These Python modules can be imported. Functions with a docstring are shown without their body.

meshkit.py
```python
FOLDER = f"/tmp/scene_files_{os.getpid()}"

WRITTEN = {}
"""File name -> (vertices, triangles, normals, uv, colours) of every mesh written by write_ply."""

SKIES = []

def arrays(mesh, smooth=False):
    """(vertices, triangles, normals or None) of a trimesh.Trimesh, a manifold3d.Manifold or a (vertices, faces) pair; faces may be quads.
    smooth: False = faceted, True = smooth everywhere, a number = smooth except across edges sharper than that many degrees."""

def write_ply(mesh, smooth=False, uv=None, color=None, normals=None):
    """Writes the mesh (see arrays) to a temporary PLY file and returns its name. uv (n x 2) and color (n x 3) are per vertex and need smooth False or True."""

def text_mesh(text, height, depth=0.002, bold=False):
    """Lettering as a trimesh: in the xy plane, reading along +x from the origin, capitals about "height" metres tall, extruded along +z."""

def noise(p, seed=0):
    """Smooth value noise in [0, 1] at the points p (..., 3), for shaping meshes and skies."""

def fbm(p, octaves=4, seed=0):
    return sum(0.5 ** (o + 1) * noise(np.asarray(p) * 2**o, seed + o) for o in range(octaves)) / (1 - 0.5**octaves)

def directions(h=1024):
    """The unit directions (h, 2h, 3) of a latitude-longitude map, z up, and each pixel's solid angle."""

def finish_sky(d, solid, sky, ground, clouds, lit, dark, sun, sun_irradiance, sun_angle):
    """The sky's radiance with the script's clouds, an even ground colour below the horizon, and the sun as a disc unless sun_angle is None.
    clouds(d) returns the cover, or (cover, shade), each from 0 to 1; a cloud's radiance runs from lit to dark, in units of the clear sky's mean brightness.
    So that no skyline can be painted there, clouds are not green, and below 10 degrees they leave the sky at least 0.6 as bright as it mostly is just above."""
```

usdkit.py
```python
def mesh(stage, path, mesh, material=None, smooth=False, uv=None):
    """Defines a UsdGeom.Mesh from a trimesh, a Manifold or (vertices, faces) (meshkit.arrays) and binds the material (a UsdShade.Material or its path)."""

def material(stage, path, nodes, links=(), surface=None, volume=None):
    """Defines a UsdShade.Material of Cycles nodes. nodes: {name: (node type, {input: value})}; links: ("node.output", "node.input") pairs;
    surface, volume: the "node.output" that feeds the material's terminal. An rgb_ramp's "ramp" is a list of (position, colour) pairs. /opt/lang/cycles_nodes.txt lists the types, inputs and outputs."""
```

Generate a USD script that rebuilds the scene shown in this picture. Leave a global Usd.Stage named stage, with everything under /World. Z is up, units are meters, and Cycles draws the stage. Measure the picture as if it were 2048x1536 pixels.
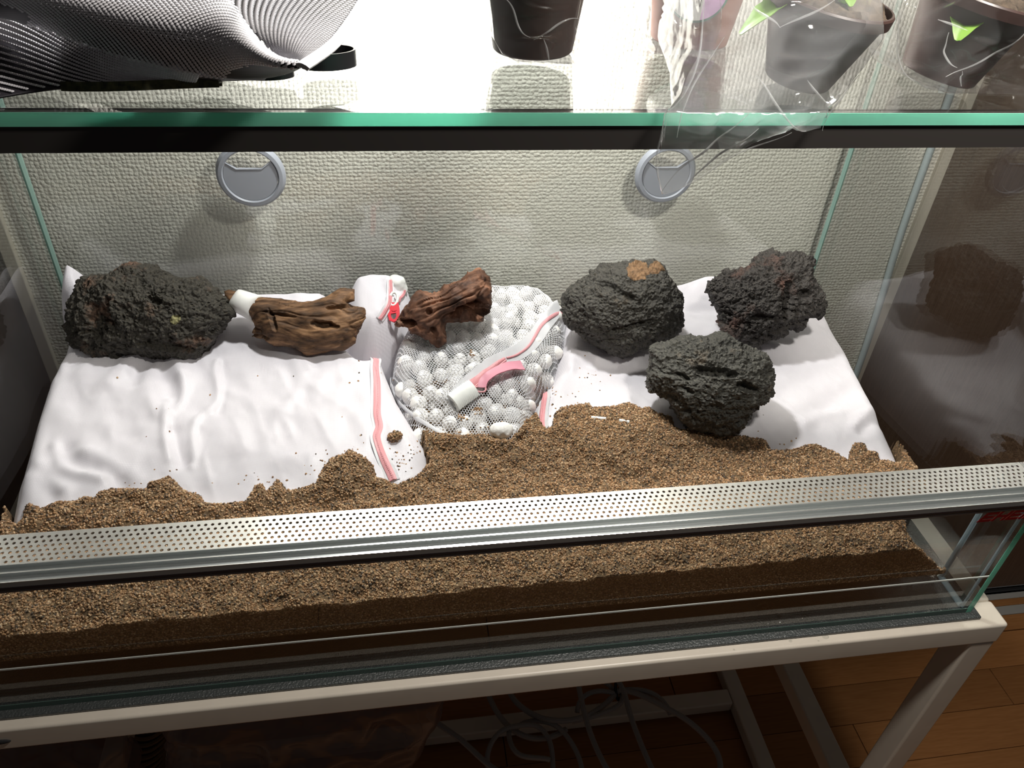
import math, random
import numpy as np, trimesh, usdkit, meshkit, shapely
import scipy.sparse as sp
import scipy.sparse.linalg as spl
from scipy.spatial import Delaunay, cKDTree
from scipy.ndimage import map_coordinates, gaussian_filter
from shapely.geometry import Polygon, Point, box as sbox
from pxr import Usd, UsdGeom, UsdLux, UsdShade, Gf, Sdf, Vt

stage = Usd.Stage.CreateInMemory()
UsdGeom.SetStageUpAxis(stage, 'Z'); UsdGeom.SetStageMetersPerUnit(stage, 1.0)
UsdGeom.Xform.Define(stage, '/World'); UsdGeom.Scope.Define(stage, '/World/Looks')
rng = np.random.default_rng(7); random.seed(7)
NAMES = {}

# ------------------------------------------------------------------ camera, light, exposure
CAM = np.array([.36112, -.39261, .61892]); FPX = 1582.26
YAW, PIT, ROL = .1873, .6612, .0658
_f = np.array([math.sin(YAW)*math.cos(PIT), math.cos(YAW)*math.cos(PIT), -math.sin(PIT)])
_r = np.array([math.cos(YAW), -math.sin(YAW), 0.]); _u = np.cross(_r, _f)
RT, UP = math.cos(ROL)*_r+math.sin(ROL)*_u, -math.sin(ROL)*_r+math.cos(ROL)*_u
FW = _f
cam = UsdGeom.Camera.Define(stage, '/World/camera')
cam.CreateHorizontalApertureAttr(36.0); cam.CreateVerticalApertureAttr(27.0)
cam.CreateFocalLengthAttr(FPX/2048*36.0)
M4 = Gf.Matrix4d(*RT, 0, *UP, 0, *(-FW), 0, *CAM, 1)
cam.AddTransformOp().Set(M4)
cam.CreateClippingRangeAttr((.02, 50.0))
cam.CreateExposureAttr(0.5)

LAMP = np.array([.44, .315, .670])           # small bright lamp standing above the tank near the wall
la = UsdLux.SphereLight.Define(stage, '/World/aquarium_lamp_light')
la.CreateRadiusAttr(.022); la.CreateIntensityAttr(490.0); la.CreateColorAttr((1.0, .99, .965))
la.AddTranslateOp().Set(tuple(LAMP))
lb = UsdLux.DiskLight.Define(stage, '/World/room_pendant_light')
lb.CreateRadiusAttr(.04); lb.CreateIntensityAttr(255.0); lb.CreateColorAttr((1.0, .95, .87))
lb.AddTranslateOp().Set((.72, -.12, .86))
dome = UsdLux.DomeLight.Define(stage, '/World/room_ambience')
dome.CreateIntensityAttr(.007); dome.CreateColorAttr((1.0, .93, .88))

# ------------------------------------------------------------------ helpers
def ray(p):
    p = np.asarray(p, float)
    return FW + RT*((p[..., :1]-1024)/FPX) - UP*((p[..., 1:2]-768)/FPX)
def on(p, axis, val):
    d = ray(np.asarray(p, float)); return CAM + d*((val-CAM[axis])/d[..., axis:axis+1])
def on_plane(p, P0, n):
    d = ray(np.asarray(p, float)); n = np.asarray(n, float)
    return CAM + d*(((np.asarray(P0)-CAM)@n)/(d@n))[..., None]
def hit(p, fn, t0=.35, t1=1.25, n=450):
    """where the sight line through a photograph point meets the height field fn(x,y)"""
    p = np.atleast_2d(np.asarray(p, float)); out = []
    ts = np.linspace(t0, t1, n)
    for q in p:
        P = CAM + ray(q)*ts[:, None]
        below = P[:, 2] < fn(P[:, 0], P[:, 1])
        out.append(P[np.argmax(below)] if below.any() else P[np.argmax(P[:, 2] < .07)])
    return np.array(out)
def unique(path):
    k = NAMES.get(path, 0); NAMES[path] = k+1
    return path if k == 0 else f'{path}_{k:03d}'
def tag(prim, label=None, cat=None, group=None, kind=None):
    p = prim.GetPrim() if hasattr(prim, 'GetPrim') else prim
    for k, v in (('label', label), ('category', cat), ('group', group), ('kind', kind)):
        if v: p.SetCustomDataByKey(k, v)
    return prim
def path_of(parent): return '/World' if parent is None else str(parent.GetPrim().GetPath())
def obj(name, mesh, mat, parent=None, smooth=30, label=None, cat=None, group=None, kind=None, uv=None):
    m = usdkit.mesh(stage, unique(f'{path_of(parent)}/{name}'), mesh, M[mat], smooth=smooth, uv=uv)
    if parent is not None and getattr(parent, '_base', None) is not None: pass
    return tag(m, label, cat, group, kind)
def thing(name, label=None, cat=None, group=None, kind=None, parent=None):
    x = UsdGeom.Xform.Define(stage, unique(f'{path_of(parent)}/{name}'))
    return tag(x, label, cat, group, kind)
def cat_(*ms): return trimesh.util.concatenate([m for m in ms if m is not None])
def bx(x0, x1, y0, y1, z0, z1, bevel=0):
    if bevel:
        import manifold3d as m3
        b = bevel
        c = m3.Manifold.cube([x1-x0-2*b, y1-y0-2*b, z1-z0-2*b]).translate([x0+b, y0+b, z0+b])
        c = c.minkowski_sum(m3.Manifold.sphere(b, 12))
        m = c.to_mesh(); return trimesh.Trimesh(m.vert_properties[:, :3], m.tri_verts, process=False)
    m = trimesh.creation.box([x1-x0, y1-y0, z1-z0]); m.apply_translation([(x0+x1)/2, (y0+y1)/2, (z0+z1)/2]); return m
def frames(P):
    t = np.gradient(P, axis=0); t /= np.linalg.norm(t, axis=1, keepdims=True)+1e-12
    a = np.zeros_like(t); ref = np.array([0, 0, 1.]) if abs(t[0, 2]) < .9 else np.array([1., 0, 0])
    v = np.cross(t[0], ref)
    for i in range(len(t)):
        v = v - t[i]*(v@t[i]); v /= np.linalg.norm(v)+1e-12; a[i] = v
    return t, a, np.cross(t, a)
def tube(P, r, sides=10, cap=True):
    P = np.asarray(P, float); r = np.broadcast_to(r, (len(P),)); t, a, b = frames(P)
    ang = np.arange(sides)*2*np.pi/sides
    v = (P[:, None]+r[:, None, None]*(np.cos(ang)[None, :, None]*a[:, None]+np.sin(ang)[None, :, None]*b[:, None])).reshape(-1, 3)
    f = []
    i, j = np.meshgrid(np.arange(len(P)-1), np.arange(sides), indexing='ij')
    q = np.stack([i*sides+j, i*sides+(j+1) % sides, (i+1)*sides+(j+1) % sides, (i+1)*sides+j], -1).reshape(-1, 4)
    f = np.vstack([q[:, [0, 1, 2]], q[:, [0, 2, 3]]])
    if cap:
        n = len(v); v = np.vstack([v, P[:1], P[-1:]]); L = (len(P)-1)*sides
        c = [[n, (k+1) % sides, k] for k in range(sides)]+[[n+1, L+k, L+(k+1) % sides] for k in range(sides)]
        f = np.vstack([f, c])
    m = trimesh.Trimesh(v, f, process=False); return m
def spline(P, n=60):
    P = np.asarray(P, float)
    if len(P) < 3: return np.array([P[0]+(P[-1]-P[0])*t for t in np.linspace(0, 1, n)])
    from scipy.interpolate import CubicSpline, PchipInterpolator
    s = np.r_[0, np.cumsum(np.linalg.norm(np.diff(P, axis=0), axis=1)+1e-9)]
    return CubicSpline(s, P)(np.linspace(0, s[-1], n)) if len(P) > 3 else PchipInterpolator(s, P)(np.linspace(0, s[-1], n))
def grid_mesh(G, thick=0):
    """closed sheet from a (n,m,3) grid of points, thickness along its normals"""
    n, m = G.shape[:2]
    i, j = np.meshgrid(np.arange(n-1), np.arange(m-1), indexing='ij')
    q = np.stack([i*m+j, (i+1)*m+j, (i+1)*m+j+1, i*m+j+1], -1).reshape(-1, 4)
    f = np.vstack([q[:, [0, 1, 2]], q[:, [0, 2, 3]]]); v = G.reshape(-1, 3)
    if not thick: return trimesh.Trimesh(v, f, process=False)
    N = np.cross(np.gradient(G, axis=0), np.gradient(G, axis=1)).reshape(-1, 3); N /= np.linalg.norm(N, axis=1, keepdims=True)+1e-12
    v2 = v-N*thick; k = len(v)
    edge = np.r_[np.arange(m), np.arange(1, n)*m+m-1, (n-1)*m+np.arange(m-2, -1, -1), np.arange(n-2, 0, -1)*m]
    e2 = np.roll(edge, -1)
    side = np.vstack([np.c_[edge, e2, e2+k], np.c_[edge, e2+k, edge+k]])
    mm = trimesh.Trimesh(np.vstack([v, v2]), np.vstack([f, f[:, ::-1]+k, side]), process=False)
    return mm
def ribbon(P, N, width, thick=.001, w_mod=None, nx=3, crown=0.0):
    """band along points P lying on a surface with normals N"""
    P = np.asarray(P, float); t = np.gradient(P, axis=0); t /= np.linalg.norm(t, axis=1, keepdims=True)
    s = np.cross(N, t); s /= np.linalg.norm(s, axis=1, keepdims=True)+1e-12
    w = np.broadcast_to(width, (len(P),)) if w_mod is None else w_mod
    u = np.linspace(-.5, .5, nx)
    G = P[:, None]+s[:, None]*(w[:, None]*u)[..., None]+N[:, None]*(thick+crown*(1-4*u**2))[None, :, None]
    m = grid_mesh(G, thick*1.0); return m
def lathe(prof, n=32, at=(0, 0, 0)):
    m = trimesh.creation.revolve(np.array(prof), sections=n); m.apply_translation(at); return m
def extrude(poly, h):
    ps = getattr(poly, 'geoms', [poly])
    return trimesh.util.concatenate([trimesh.creation.extrude_polygon(g, h, engine='earcut') for g in ps])
def frame_mesh(m, O, X, Y):
    X = np.asarray(X, float); X /= np.linalg.norm(X); Y = np.asarray(Y, float); Y = Y-X*(X@Y); Y /= np.linalg.norm(Y)
    T = np.eye(4); T[:3, 0], T[:3, 1], T[:3, 2], T[:3, 3] = X, Y, np.cross(X, Y), O
    m.apply_transform(T); return m
def nz(P, s, seed=0, o=1):
    P = np.asarray(P, float)*s
    return meshkit.fbm(P, o, seed) if o > 1 else meshkit.noise(P, seed)
def nz2(x, y, s, seed=0, o=1):
    return nz(np.stack([x, y, np.zeros_like(x)+.37], -1), s, seed, o)
def inflate(poly2d, C0, A, B, N, depth, sp_=.0008, back=1.0, sharp=.5):
    """solid whose cross-section at C0 is the polygon (in the axes A, B); rounded on both sides along N"""
    pg = Polygon(poly2d).buffer(0)
    if pg.geom_type != 'Polygon': pg = max(pg.geoms, key=lambda g: g.area)
    x0, y0, x1, y1 = pg.bounds; g = max(sp_, (x1-x0)/110)
    xs, ys = np.arange(x0-2*g, x1+2*g, g), np.arange(y0-2*g, y1+2*g, g)
    X, Y = np.meshgrid(xs, ys, indexing='ij'); inside = shapely.contains_xy(pg, X, Y)
    idx = -np.ones(X.shape, int); idx[inside] = np.arange(inside.sum()); n = inside.sum()
    I, J = np.nonzero(inside); rows, cols, vals = [np.arange(n)], [np.arange(n)], [np.full(n, 4.)]
    for di, dj in ((1, 0), (-1, 0), (0, 1), (0, -1)):
        k = idx[I+di, J+dj]; ok = k >= 0; rows.append(np.nonzero(ok)[0]); cols.append(k[ok]); vals.append(np.full(ok.sum(), -1.))
    A_ = sp.csc_matrix((np.concatenate(vals), (np.concatenate(rows), np.concatenate(cols))), (n, n))
    phi = np.zeros(X.shape); phi[inside] = spl.spsolve(A_, np.ones(n)); phi /= phi.max()
    ring = np.array(pg.exterior.segmentize(sp_*1.1).coords)[:-1]
    inner = pg.buffer(-sp_*.45)
    r2 = np.vstack([np.array(q.exterior.segmentize(sp_*1.1).coords)[:-1] for q in getattr(inner, 'geoms', [inner])])
    gx, gy = np.meshgrid(np.arange(x0, x1, sp_), np.arange(y0, y1, sp_*.87), indexing='ij'); gx = gx+(np.arange(gx.shape[1]) % 2)*sp_*.5
    pin = np.stack([gx, gy], -1).reshape(-1, 2); pin = pin[shapely.contains_xy(pg.buffer(-sp_*1.0), pin[:, 0], pin[:, 1])]
    pts = np.vstack([ring, r2, pin]); nb = len(ring)
    tri = Delaunay(pts).simplices; c = pts[tri].mean(1); tri = tri[shapely.contains_xy(pg, c[:, 0], c[:, 1])]
    p = pts[tri]; ar = np.cross(p[:, 1]-p[:, 0], p[:, 2]-p[:, 0]); tri = np.where(ar[:, None] < 0, tri[:, ::-1], tri); tri = tri[np.abs(ar) > 1e-12]
    ph = map_coordinates(phi, [(pts[:, 0]-xs[0])/g, (pts[:, 1]-ys[0])/g], order=1); ph[:nb] = 0
    h = depth*np.maximum(ph, 0)**sharp
    base = C0+pts[:, :1]*A+pts[:, 1:]*B
    vf = base+N*h[:, None]; vb = (base-N*(h*back)[:, None])[nb:]
    mp = np.r_[np.arange(nb), np.arange(nb, len(pts))-nb+len(pts)]
    return trimesh.Trimesh(np.vstack([vf, vb]), np.vstack([tri, mp[tri][:, ::-1]]), process=False)
def displace(m, d):
    m.vertices = m.vertices+m.vertex_normals*np.asarray(d)[:, None]; return m
def outline(zpts, sc, off): return np.asarray(zpts, float)/sc+np.asarray(off, float)

# ------------------------------------------------------------------ materials
M = {}
def mat(name, nodes, links=(), surface='p.BSDF', volume=None):
    M[name] = usdkit.material(stage, f'/World/Looks/{name}', nodes, links, surface=surface, volume=volume)
def plain(name, col, rough=.5, metal=0., noise=0, amp=.25, bump=0, bscale=400, spec=.5, **kw):
    nodes = {'p': ('principled_bsdf', {'base_color': col, 'roughness': rough, 'metallic': metal, 'specular_ior_level': spec, **kw})}; links = []
    if noise or bump: nodes['tc'] = ('geometry', {})
    if noise:
        nodes['n'] = ('noise_texture', {'scale': noise, 'detail': 4.0})
        a = np.array(col); nodes['r'] = ('rgb_ramp', {'ramp': [(.25, tuple(a*(1-amp))), (.75, tuple(np.minimum(1, a*(1+amp))))]})
        links += [('tc.position', 'n.vector'), ('n.fac', 'r.fac'), ('r.color', 'p.base_color')]
    if bump:
        nodes['bn'] = ('noise_texture', {'scale': bscale, 'detail': 3.0}); nodes['b'] = ('bump', {'distance': .001, 'strength': bump})
        links += [('tc.position', 'bn.vector'), ('bn.fac', 'b.height'), ('b.normal', 'p.normal')]
    mat(name, nodes, links)
def glassy(name, tint, rough=0.0, milk=0.0, milk_col=(.9, .92, .92), ior=1.5, bump=0, bscale=60, fwd=.5):
    nodes = {'t': ('transparent_bsdf', {'color': tint}), 'g': ('glossy_bsdf', {'color': (1, 1, 1), 'roughness': rough}), 'f': ('fresnel', {'ior': ior}),
             'm': ('mix_closure', {}), 'gb': ('geometry', {}), 'mu': ('math', {'math_type': 'multiply', 'value2': ior-1/ior}), 'su': ('math', {'math_type': 'subtract', 'value1': ior})}
    links = [('gb.backfacing', 'mu.value1'), ('mu.value', 'su.value2'), ('su.value', 'f.ior'), ('f.fac', 'm.fac'), ('t.BSDF', 'm.closure1'), ('g.BSDF', 'm.closure2')]
    if bump:
        nodes['tc'] = ('geometry', {}); nodes['bn'] = ('noise_texture', {'scale': bscale, 'detail': 2.0}); nodes['b'] = ('bump', {'distance': .004, 'strength': bump})
        links += [('tc.position', 'bn.vector'), ('bn.fac', 'b.height'), ('b.normal', 'g.normal'), ('b.normal', 'f.normal')]
    out = 'm.closure'
    if milk:
        nodes.update({'d': ('diffuse_bsdf', {'color': milk_col}), 'tl': ('translucent_bsdf', {'color': milk_col}), 'm2': ('mix_closure', {'fac': fwd}), 'm3': ('mix_closure', {'fac': milk})})
        links += [('d.BSDF', 'm2.closure1'), ('tl.BSDF', 'm2.closure2'), ('m.closure', 'm3.closure1'), ('m2.closure', 'm3.closure2')]; out = 'm3.closure'
    mat(name, nodes, links, surface=out)

glassy('pane_glass', (.978, .988, .983))
glassy('film_plastic', (.985, .985, .985), rough=.06, milk=.032, milk_col=(.95, .95, .95), ior=1.33, bump=.8, bscale=45, fwd=.9)
glassy('film_crease', (.9, .9, .9), rough=.1, milk=.15, milk_col=(.95, .95, .95), ior=1.45)
glassy('film_hazy', (.97, .97, .97), rough=.07, milk=.085, milk_col=(.97, .97, .97), ior=1.36, bump=.9, bscale=45, fwd=.86)
glassy('water', (.97, .98, .98), rough=.02, ior=1.7)
glassy('clear_silicone', (.8, .87, .9), rough=.15, milk=.45, milk_col=(.62, .74, .80))
def edge_mat(name, col, frac):
    mat(name, {'d': ('diffuse_bsdf', {'color': col}), 't': ('translucent_bsdf', {'color': col}), 'a': ('mix_closure', {'fac': frac}),
               'g': ('glossy_bsdf', {'roughness': .12}), 'f': ('fresnel', {'ior': 1.5}), 'm': ('mix_closure', {})},
        [('d.BSDF', 'a.closure1'), ('t.BSDF', 'a.closure2'), ('f.fac', 'm.fac'), ('a.closure', 'm.closure1'), ('g.BSDF', 'm.closure2')], surface='m.closure')
edge_mat('glass_edge', (.40, .92, .74), .65)
edge_mat('glass_edge_deep', (.11, .17, .15), .3)
edge_mat('glass_edge_pale', (.40, .60, .53), .5)
edge_mat('glass_edge_white', (.86, .90, .86), .3)
def wallpaper():
    mat('wallpaper', {'geo': ('geometry', {}), 'mp': ('mapping', {'scale': (225., 0., 238.)}), 'v': ('voronoi_texture', {'feature': 'smooth_f1', 'scale': 1.0, 'smoothness': .15, 'randomness': .42}),
        'n': ('noise_texture', {'scale': 650., 'detail': 3.}), 'mx': ('math', {'math_type': 'multiply', 'value2': -1.0}), 'ad': ('math', {'math_type': 'add'}), 'sc': ('math', {'math_type': 'multiply', 'value2': .5}),
        'b': ('bump', {'distance': .0016, 'strength': 1.0}), 'n2': ('noise_texture', {'scale': 3.0, 'detail': 2.}), 'r': ('rgb_ramp', {'ramp': [(.3, (.78, .75, .675)), (.7, (.82, .79, .715))]}),
        'p': ('principled_bsdf', {'roughness': .7, 'specular_ior_level': .2})},
        [('geo.position', 'mp.vector'), ('mp.vector', 'v.vector'), ('geo.position', 'n.vector'), ('geo.position', 'n2.vector'), ('n2.fac', 'r.fac'), ('r.color', 'p.base_color'),
         ('v.distance', 'mx.value1'), ('n.fac', 'sc.value1'), ('mx.value', 'ad.value1'), ('sc.value', 'ad.value2'), ('ad.value', 'b.height'), ('b.normal', 'p.normal')])
wallpaper()
def grainy(name, c0, c1, scale=(1, 1, 1), rough=.5, bump=.2, nscale=30., spec=.3, mid=None):
    ramp = [(.3, c0), (.7, c1)] if mid is None else [(.34, c0), (.5, mid), (.66, c1)]
    mat(name, {'geo': ('geometry', {}), 'mp': ('mapping', {'scale': scale}), 'n': ('noise_texture', {'scale': nscale, 'detail': 6., 'roughness': .65}), 'r': ('rgb_ramp', {'ramp': ramp}),
               'b': ('bump', {'distance': .001, 'strength': bump}), 'p': ('principled_bsdf', {'roughness': rough, 'specular_ior_level': spec})},
        [('geo.position', 'mp.vector'), ('mp.vector', 'n.vector'), ('n.fac', 'r.fac'), ('r.color', 'p.base_color'), ('n.fac', 'b.height'), ('b.normal', 'p.normal')])
grainy('door_wood', (.10, .062, .042), (.15, .098, .068), scale=(14., 14., .8), nscale=30., bump=.08, rough=.55)
for k, s in enumerate((.85, 1.0, 1.15)):
    grainy(f'floor_wood_{k}', (.32*s, .135*s, .045*s), (.41*s, .185*s, .066*s), scale=(1.2, 16., 1.), nscale=14., bump=.05, rough=.45)
plain('trim_beige', (.55, .50, .42), .5)
plain('sill_metal', (.42, .40, .37), .45, metal=.2)
plain('stand_paint', (.70, .63, .54), .36, noise=40, amp=.04, bump=.03, bscale=900)
plain('stand_paint_dark', (.05, .045, .04), .5)
plain('rail_dark', (.034, .030, .028), .42)
plain('trim_brown', (.05, .038, .035), .35)
plain('trim_black', (.022, .015, .015), .3)
plain('track_metal', (.42, .44, .44), .35, metal=.75)
plain('track_lip', (.9, .9, .9), .25, metal=1.0)
plain('perforated_metal', (.80, .80, .79), .30, metal=.97, noise=90, amp=.06, bump=.08, bscale=150)
plain('black_mat', (.055, .060, .060), .40, bump=1.0, bscale=520, spec=.7)
plain('grommet_plastic', (.30, .32, .36), .5, bump=.03, bscale=1500)
plain('cable_grey', (.36, .42, .44), .45)
plain('cable_dark', (.34, .33, .33), .5)
plain('logo_red', (.75, .012, .022), .35)
plain('black_plastic', (.012, .012, .014), .3)
def cloth(name, col, transl=.25, wscale=1500., strength=.15):
    mat(name, {'geo': ('geometry', {}), 'mp': ('mapping', {'scale': (1, 1, 1)}), 'w': ('wave_texture', {'wave_type': 'bands', 'bands_direction': 'x', 'scale': wscale/6.3, 'distortion': .3}),
               'w2': ('wave_texture', {'wave_type': 'bands', 'bands_direction': 'y', 'scale': wscale/6.3, 'distortion': .3}), 'ad': ('math', {'math_type': 'add'}),
               'b': ('bump', {'distance': .0004, 'strength': strength}), 'd': ('diffuse_bsdf', {'color': col, 'roughness': .4}), 't': ('translucent_bsdf', {'color': col}), 'm': ('mix_closure', {'fac': transl}),
               'g': ('glossy_bsdf', {'roughness': .45, 'color': (1, 1, 1)}), 'm2': ('mix_closure', {'fac': .03})},
        [('geo.position', 'w.vector'), ('geo.position', 'w2.vector'), ('w.fac', 'ad.value1'), ('w2.fac', 'ad.value2'), ('ad.value', 'b.height'), ('b.normal', 'd.normal'),
         ('d.BSDF', 'm.closure1'), ('t.BSDF', 'm.closure2'), ('m.closure', 'm2.closure1'), ('g.BSDF', 'm2.closure2')], surface='m2.closure')
cloth('white_cloth', (.83, .80, .845), transl=.15)
cloth('net_white', (.93, .93, .95), transl=.5, strength=0)
cloth('pink_tape', (.86, .43, .46), transl=.15, strength=.2)
cloth('pink_pull', (.88, .42, .52), transl=.2, strength=.05)
cloth('white_band', (.86, .86, .88), transl=.25, strength=.1)
plain('white_plastic', (.82, .83, .80), .4)
plain('red_plastic', (.62, .012, .03), .3)
plain('paper_tape', (.80, .79, .76), .6)
plain('ceramic', (.88, .86, .83), .75, noise=300, amp=.06, bump=.25, bscale=700)
def lava(name, base, rust, rust_at, dust):
    mat(name, {'geo': ('geometry', {}), 'n1': ('noise_texture', {'scale': 24., 'detail': 5., 'roughness': .6}), 'n2': ('noise_texture', {'scale': 420., 'detail': 6., 'roughness': .7}),
               'n3': ('noise_texture', {'scale': 900., 'detail': 2.}),
               'r1': ('rgb_ramp', {'ramp': [(rust_at, base), (min(.98, rust_at+.12), rust)]}), 'r2': ('rgb_ramp', {'ramp': [(.35, (.35, .35, .35)), (.47, (.95, .95, .95)), (.6, (1.2, 1.18, 1.12)), (.72, dust)]}),
               'mx': ('mix_color', {'blend_type': 'multiply', 'fac': 1.0}), 'v': ('voronoi_texture', {'scale': 330., 'feature': 'f1', 'randomness': 1.0}), 'ad': ('math', {'math_type': 'add'}),
               'b': ('bump', {'distance': .0018, 'strength': .9}), 'p': ('principled_bsdf', {'roughness': .66, 'specular_ior_level': .45})},
        [('geo.position', 'n1.vector'), ('geo.position', 'n2.vector'), ('geo.position', 'n3.vector'), ('geo.position', 'v.vector'), ('n1.fac', 'r1.fac'), ('n2.fac', 'r2.fac'), ('r1.color', 'mx.a'), ('r2.color', 'mx.b'),
         ('mx.result', 'p.base_color'), ('n2.fac', 'ad.value1'), ('v.distance', 'ad.value2'), ('ad.value', 'b.height'), ('b.normal', 'p.normal')])
lava('lava_brown', (.050, .044, .034), (.17, .095, .062), .57, (2.0, 1.8, 1.4))
lava('lava_grey', (.066, .061, .053), (.18, .14, .10), .62, (1.8, 1.8, 1.6))
lava('lava_red', (.058, .051, .047), (.12, .062, .048), .54, (2.4, 2.3, 2.2))
lava('lava_front', (.084, .080, .070), (.21, .17, .13), .60, (1.6, 1.6, 1.5))
plain('rust_patch', (.17, .095, .045), .8, noise=220, amp=.55, bump=.5, bscale=500)
plain('moss_patch', (.20, .185, .085), .85, noise=260, amp=.5, bump=.6, bscale=700)
grainy('driftwood_dark', (.034, .019, .011), (.28, .155, .078), scale=(.45, 2., 2.), nscale=60., bump=.7, rough=.7, mid=(.125, .066, .033))
grainy('driftwood_red', (.04, .018, .011), (.30, .145, .085), scale=(1., 1.3, .8), nscale=55., bump=.9, rough=.65, mid=(.12, .055, .032))
grainy('sand_bed', (.07, .047, .028), (.32, .205, .11), nscale=500., bump=1.0, rough=.8, mid=(.17, .11, .06))
for k, c in enumerate([(.41, .240, .120), (.31, .178, .088), (.55, .38, .225), (.10, .075, .055), (.20, .110, .058)]):
    plain(f'sand_grain_{k}', c, .45, spec=.5)
plain('pot_dark', (.028, .016, .013), .45, noise=60, amp=.2)
plain('pot_brown', (.040, .020, .017), .4, noise=60, amp=.2)
plain('pot_terracotta', (.20, .075, .045), .5)
plain('soil', (.06, .042, .028), .95, noise=250, amp=.6, bump=.8, bscale=300)
mat('leaf', {'d': ('principled_bsdf', {'base_color': (.22, .40, .06), 'roughness': .4}), 't': ('translucent_bsdf', {'color': (.35, .55, .08)}), 'm': ('mix_closure', {'fac': .4})},
    [('d.BSDF', 'm.closure1'), ('t.BSDF', 'm.closure2')], surface='m.closure')
plain('weave_light', (.80, .78, .82), .35, noise=400, amp=.1)
plain('weave_dark', (.030, .026, .034), .55)
plain('weave_binding', (.70, .68, .70), .5)
plain('olive_webbing', (.06, .056, .022), .7, noise=300, amp=.8)
plain('sticker_white', (.75, .76, .74), .45)
plain('sticker_pink', (.60, .36, .62), .45)
plain('sticker_green', (.02, .16, .10), .45)
plain('sticker_black', (.02, .02, .02), .45)
plain('fibre_tan', (.26, .18, .10), .9)
plain('fibre_dark', (.02, .02, .022), .9)
glassy('dull_plastic', (.75, .70, .69), rough=.2, milk=.28, milk_col=(.42, .34, .34), bump=.8, bscale=25)

# ------------------------------------------------------------------ the setting
W, D, H, T, PT = .90, .4265, .475, .006, .007
YW, ZF = .4465, -.645
def quad_box(*a): return bx(*a)
obj('wall_back', bx(-.04, 1.028, YW, YW+.08, ZF, 1.5), 'wallpaper', kind='structure', label='cream woven-texture wallpaper behind the tank', smooth=False)
obj('trim_1', bx(1.028, 1.042, YW-.006, YW+.05, ZF+.02, 1.5, .0015), 'trim_beige', kind='structure', label='slim beige vertical trim right of the wallpaper')
obj('trim_2', bx(-.054, -.04, YW-.006, YW+.05, ZF+.02, 1.5, .0015), 'trim_beige', kind='structure', label='slim beige vertical trim left of the wallpaper')
obj('door_1', bx(1.042, 2.0, YW+.004, YW+.03, ZF+.012, 1.5, .0015), 'door_wood', kind='structure', label='dark brown wood-grain door panel to the right of the tank')
obj('door_2', bx(-.9, -.054, YW+.004, YW+.03, ZF+.012, 1.5, .0015), 'door_wood', kind='structure', label='dark brown wood-grain door panel to the left of the tank')
fl = thing('floor', kind='structure', label='orange-brown plank floor under the stand')
obj('subfloor', bx(-1.0, 2.2, -1.0, .46, ZF-.03, ZF-.004), 'fibre_dark', fl, smooth=False)
ys = .3597
row = 0
while ys > -.55:
    x = -1.0-.31*((row*37) % 5)/2.0
    while x < 2.1:
        k = (row*3+int((x+3)*7)) % 3
        obj('plank', bx(max(x, -1.0)+.0008, min(x+.91, 2.2)-.0008, ys-.0714, ys-.0008, ZF-.006, ZF, .0007), f'floor_wood_{k}', fl)
        x += .91
    ys -= .0714; row += 1
sl = thing('trim_3', kind='structure', label='sliding door sill with two pale metal rails')
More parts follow.
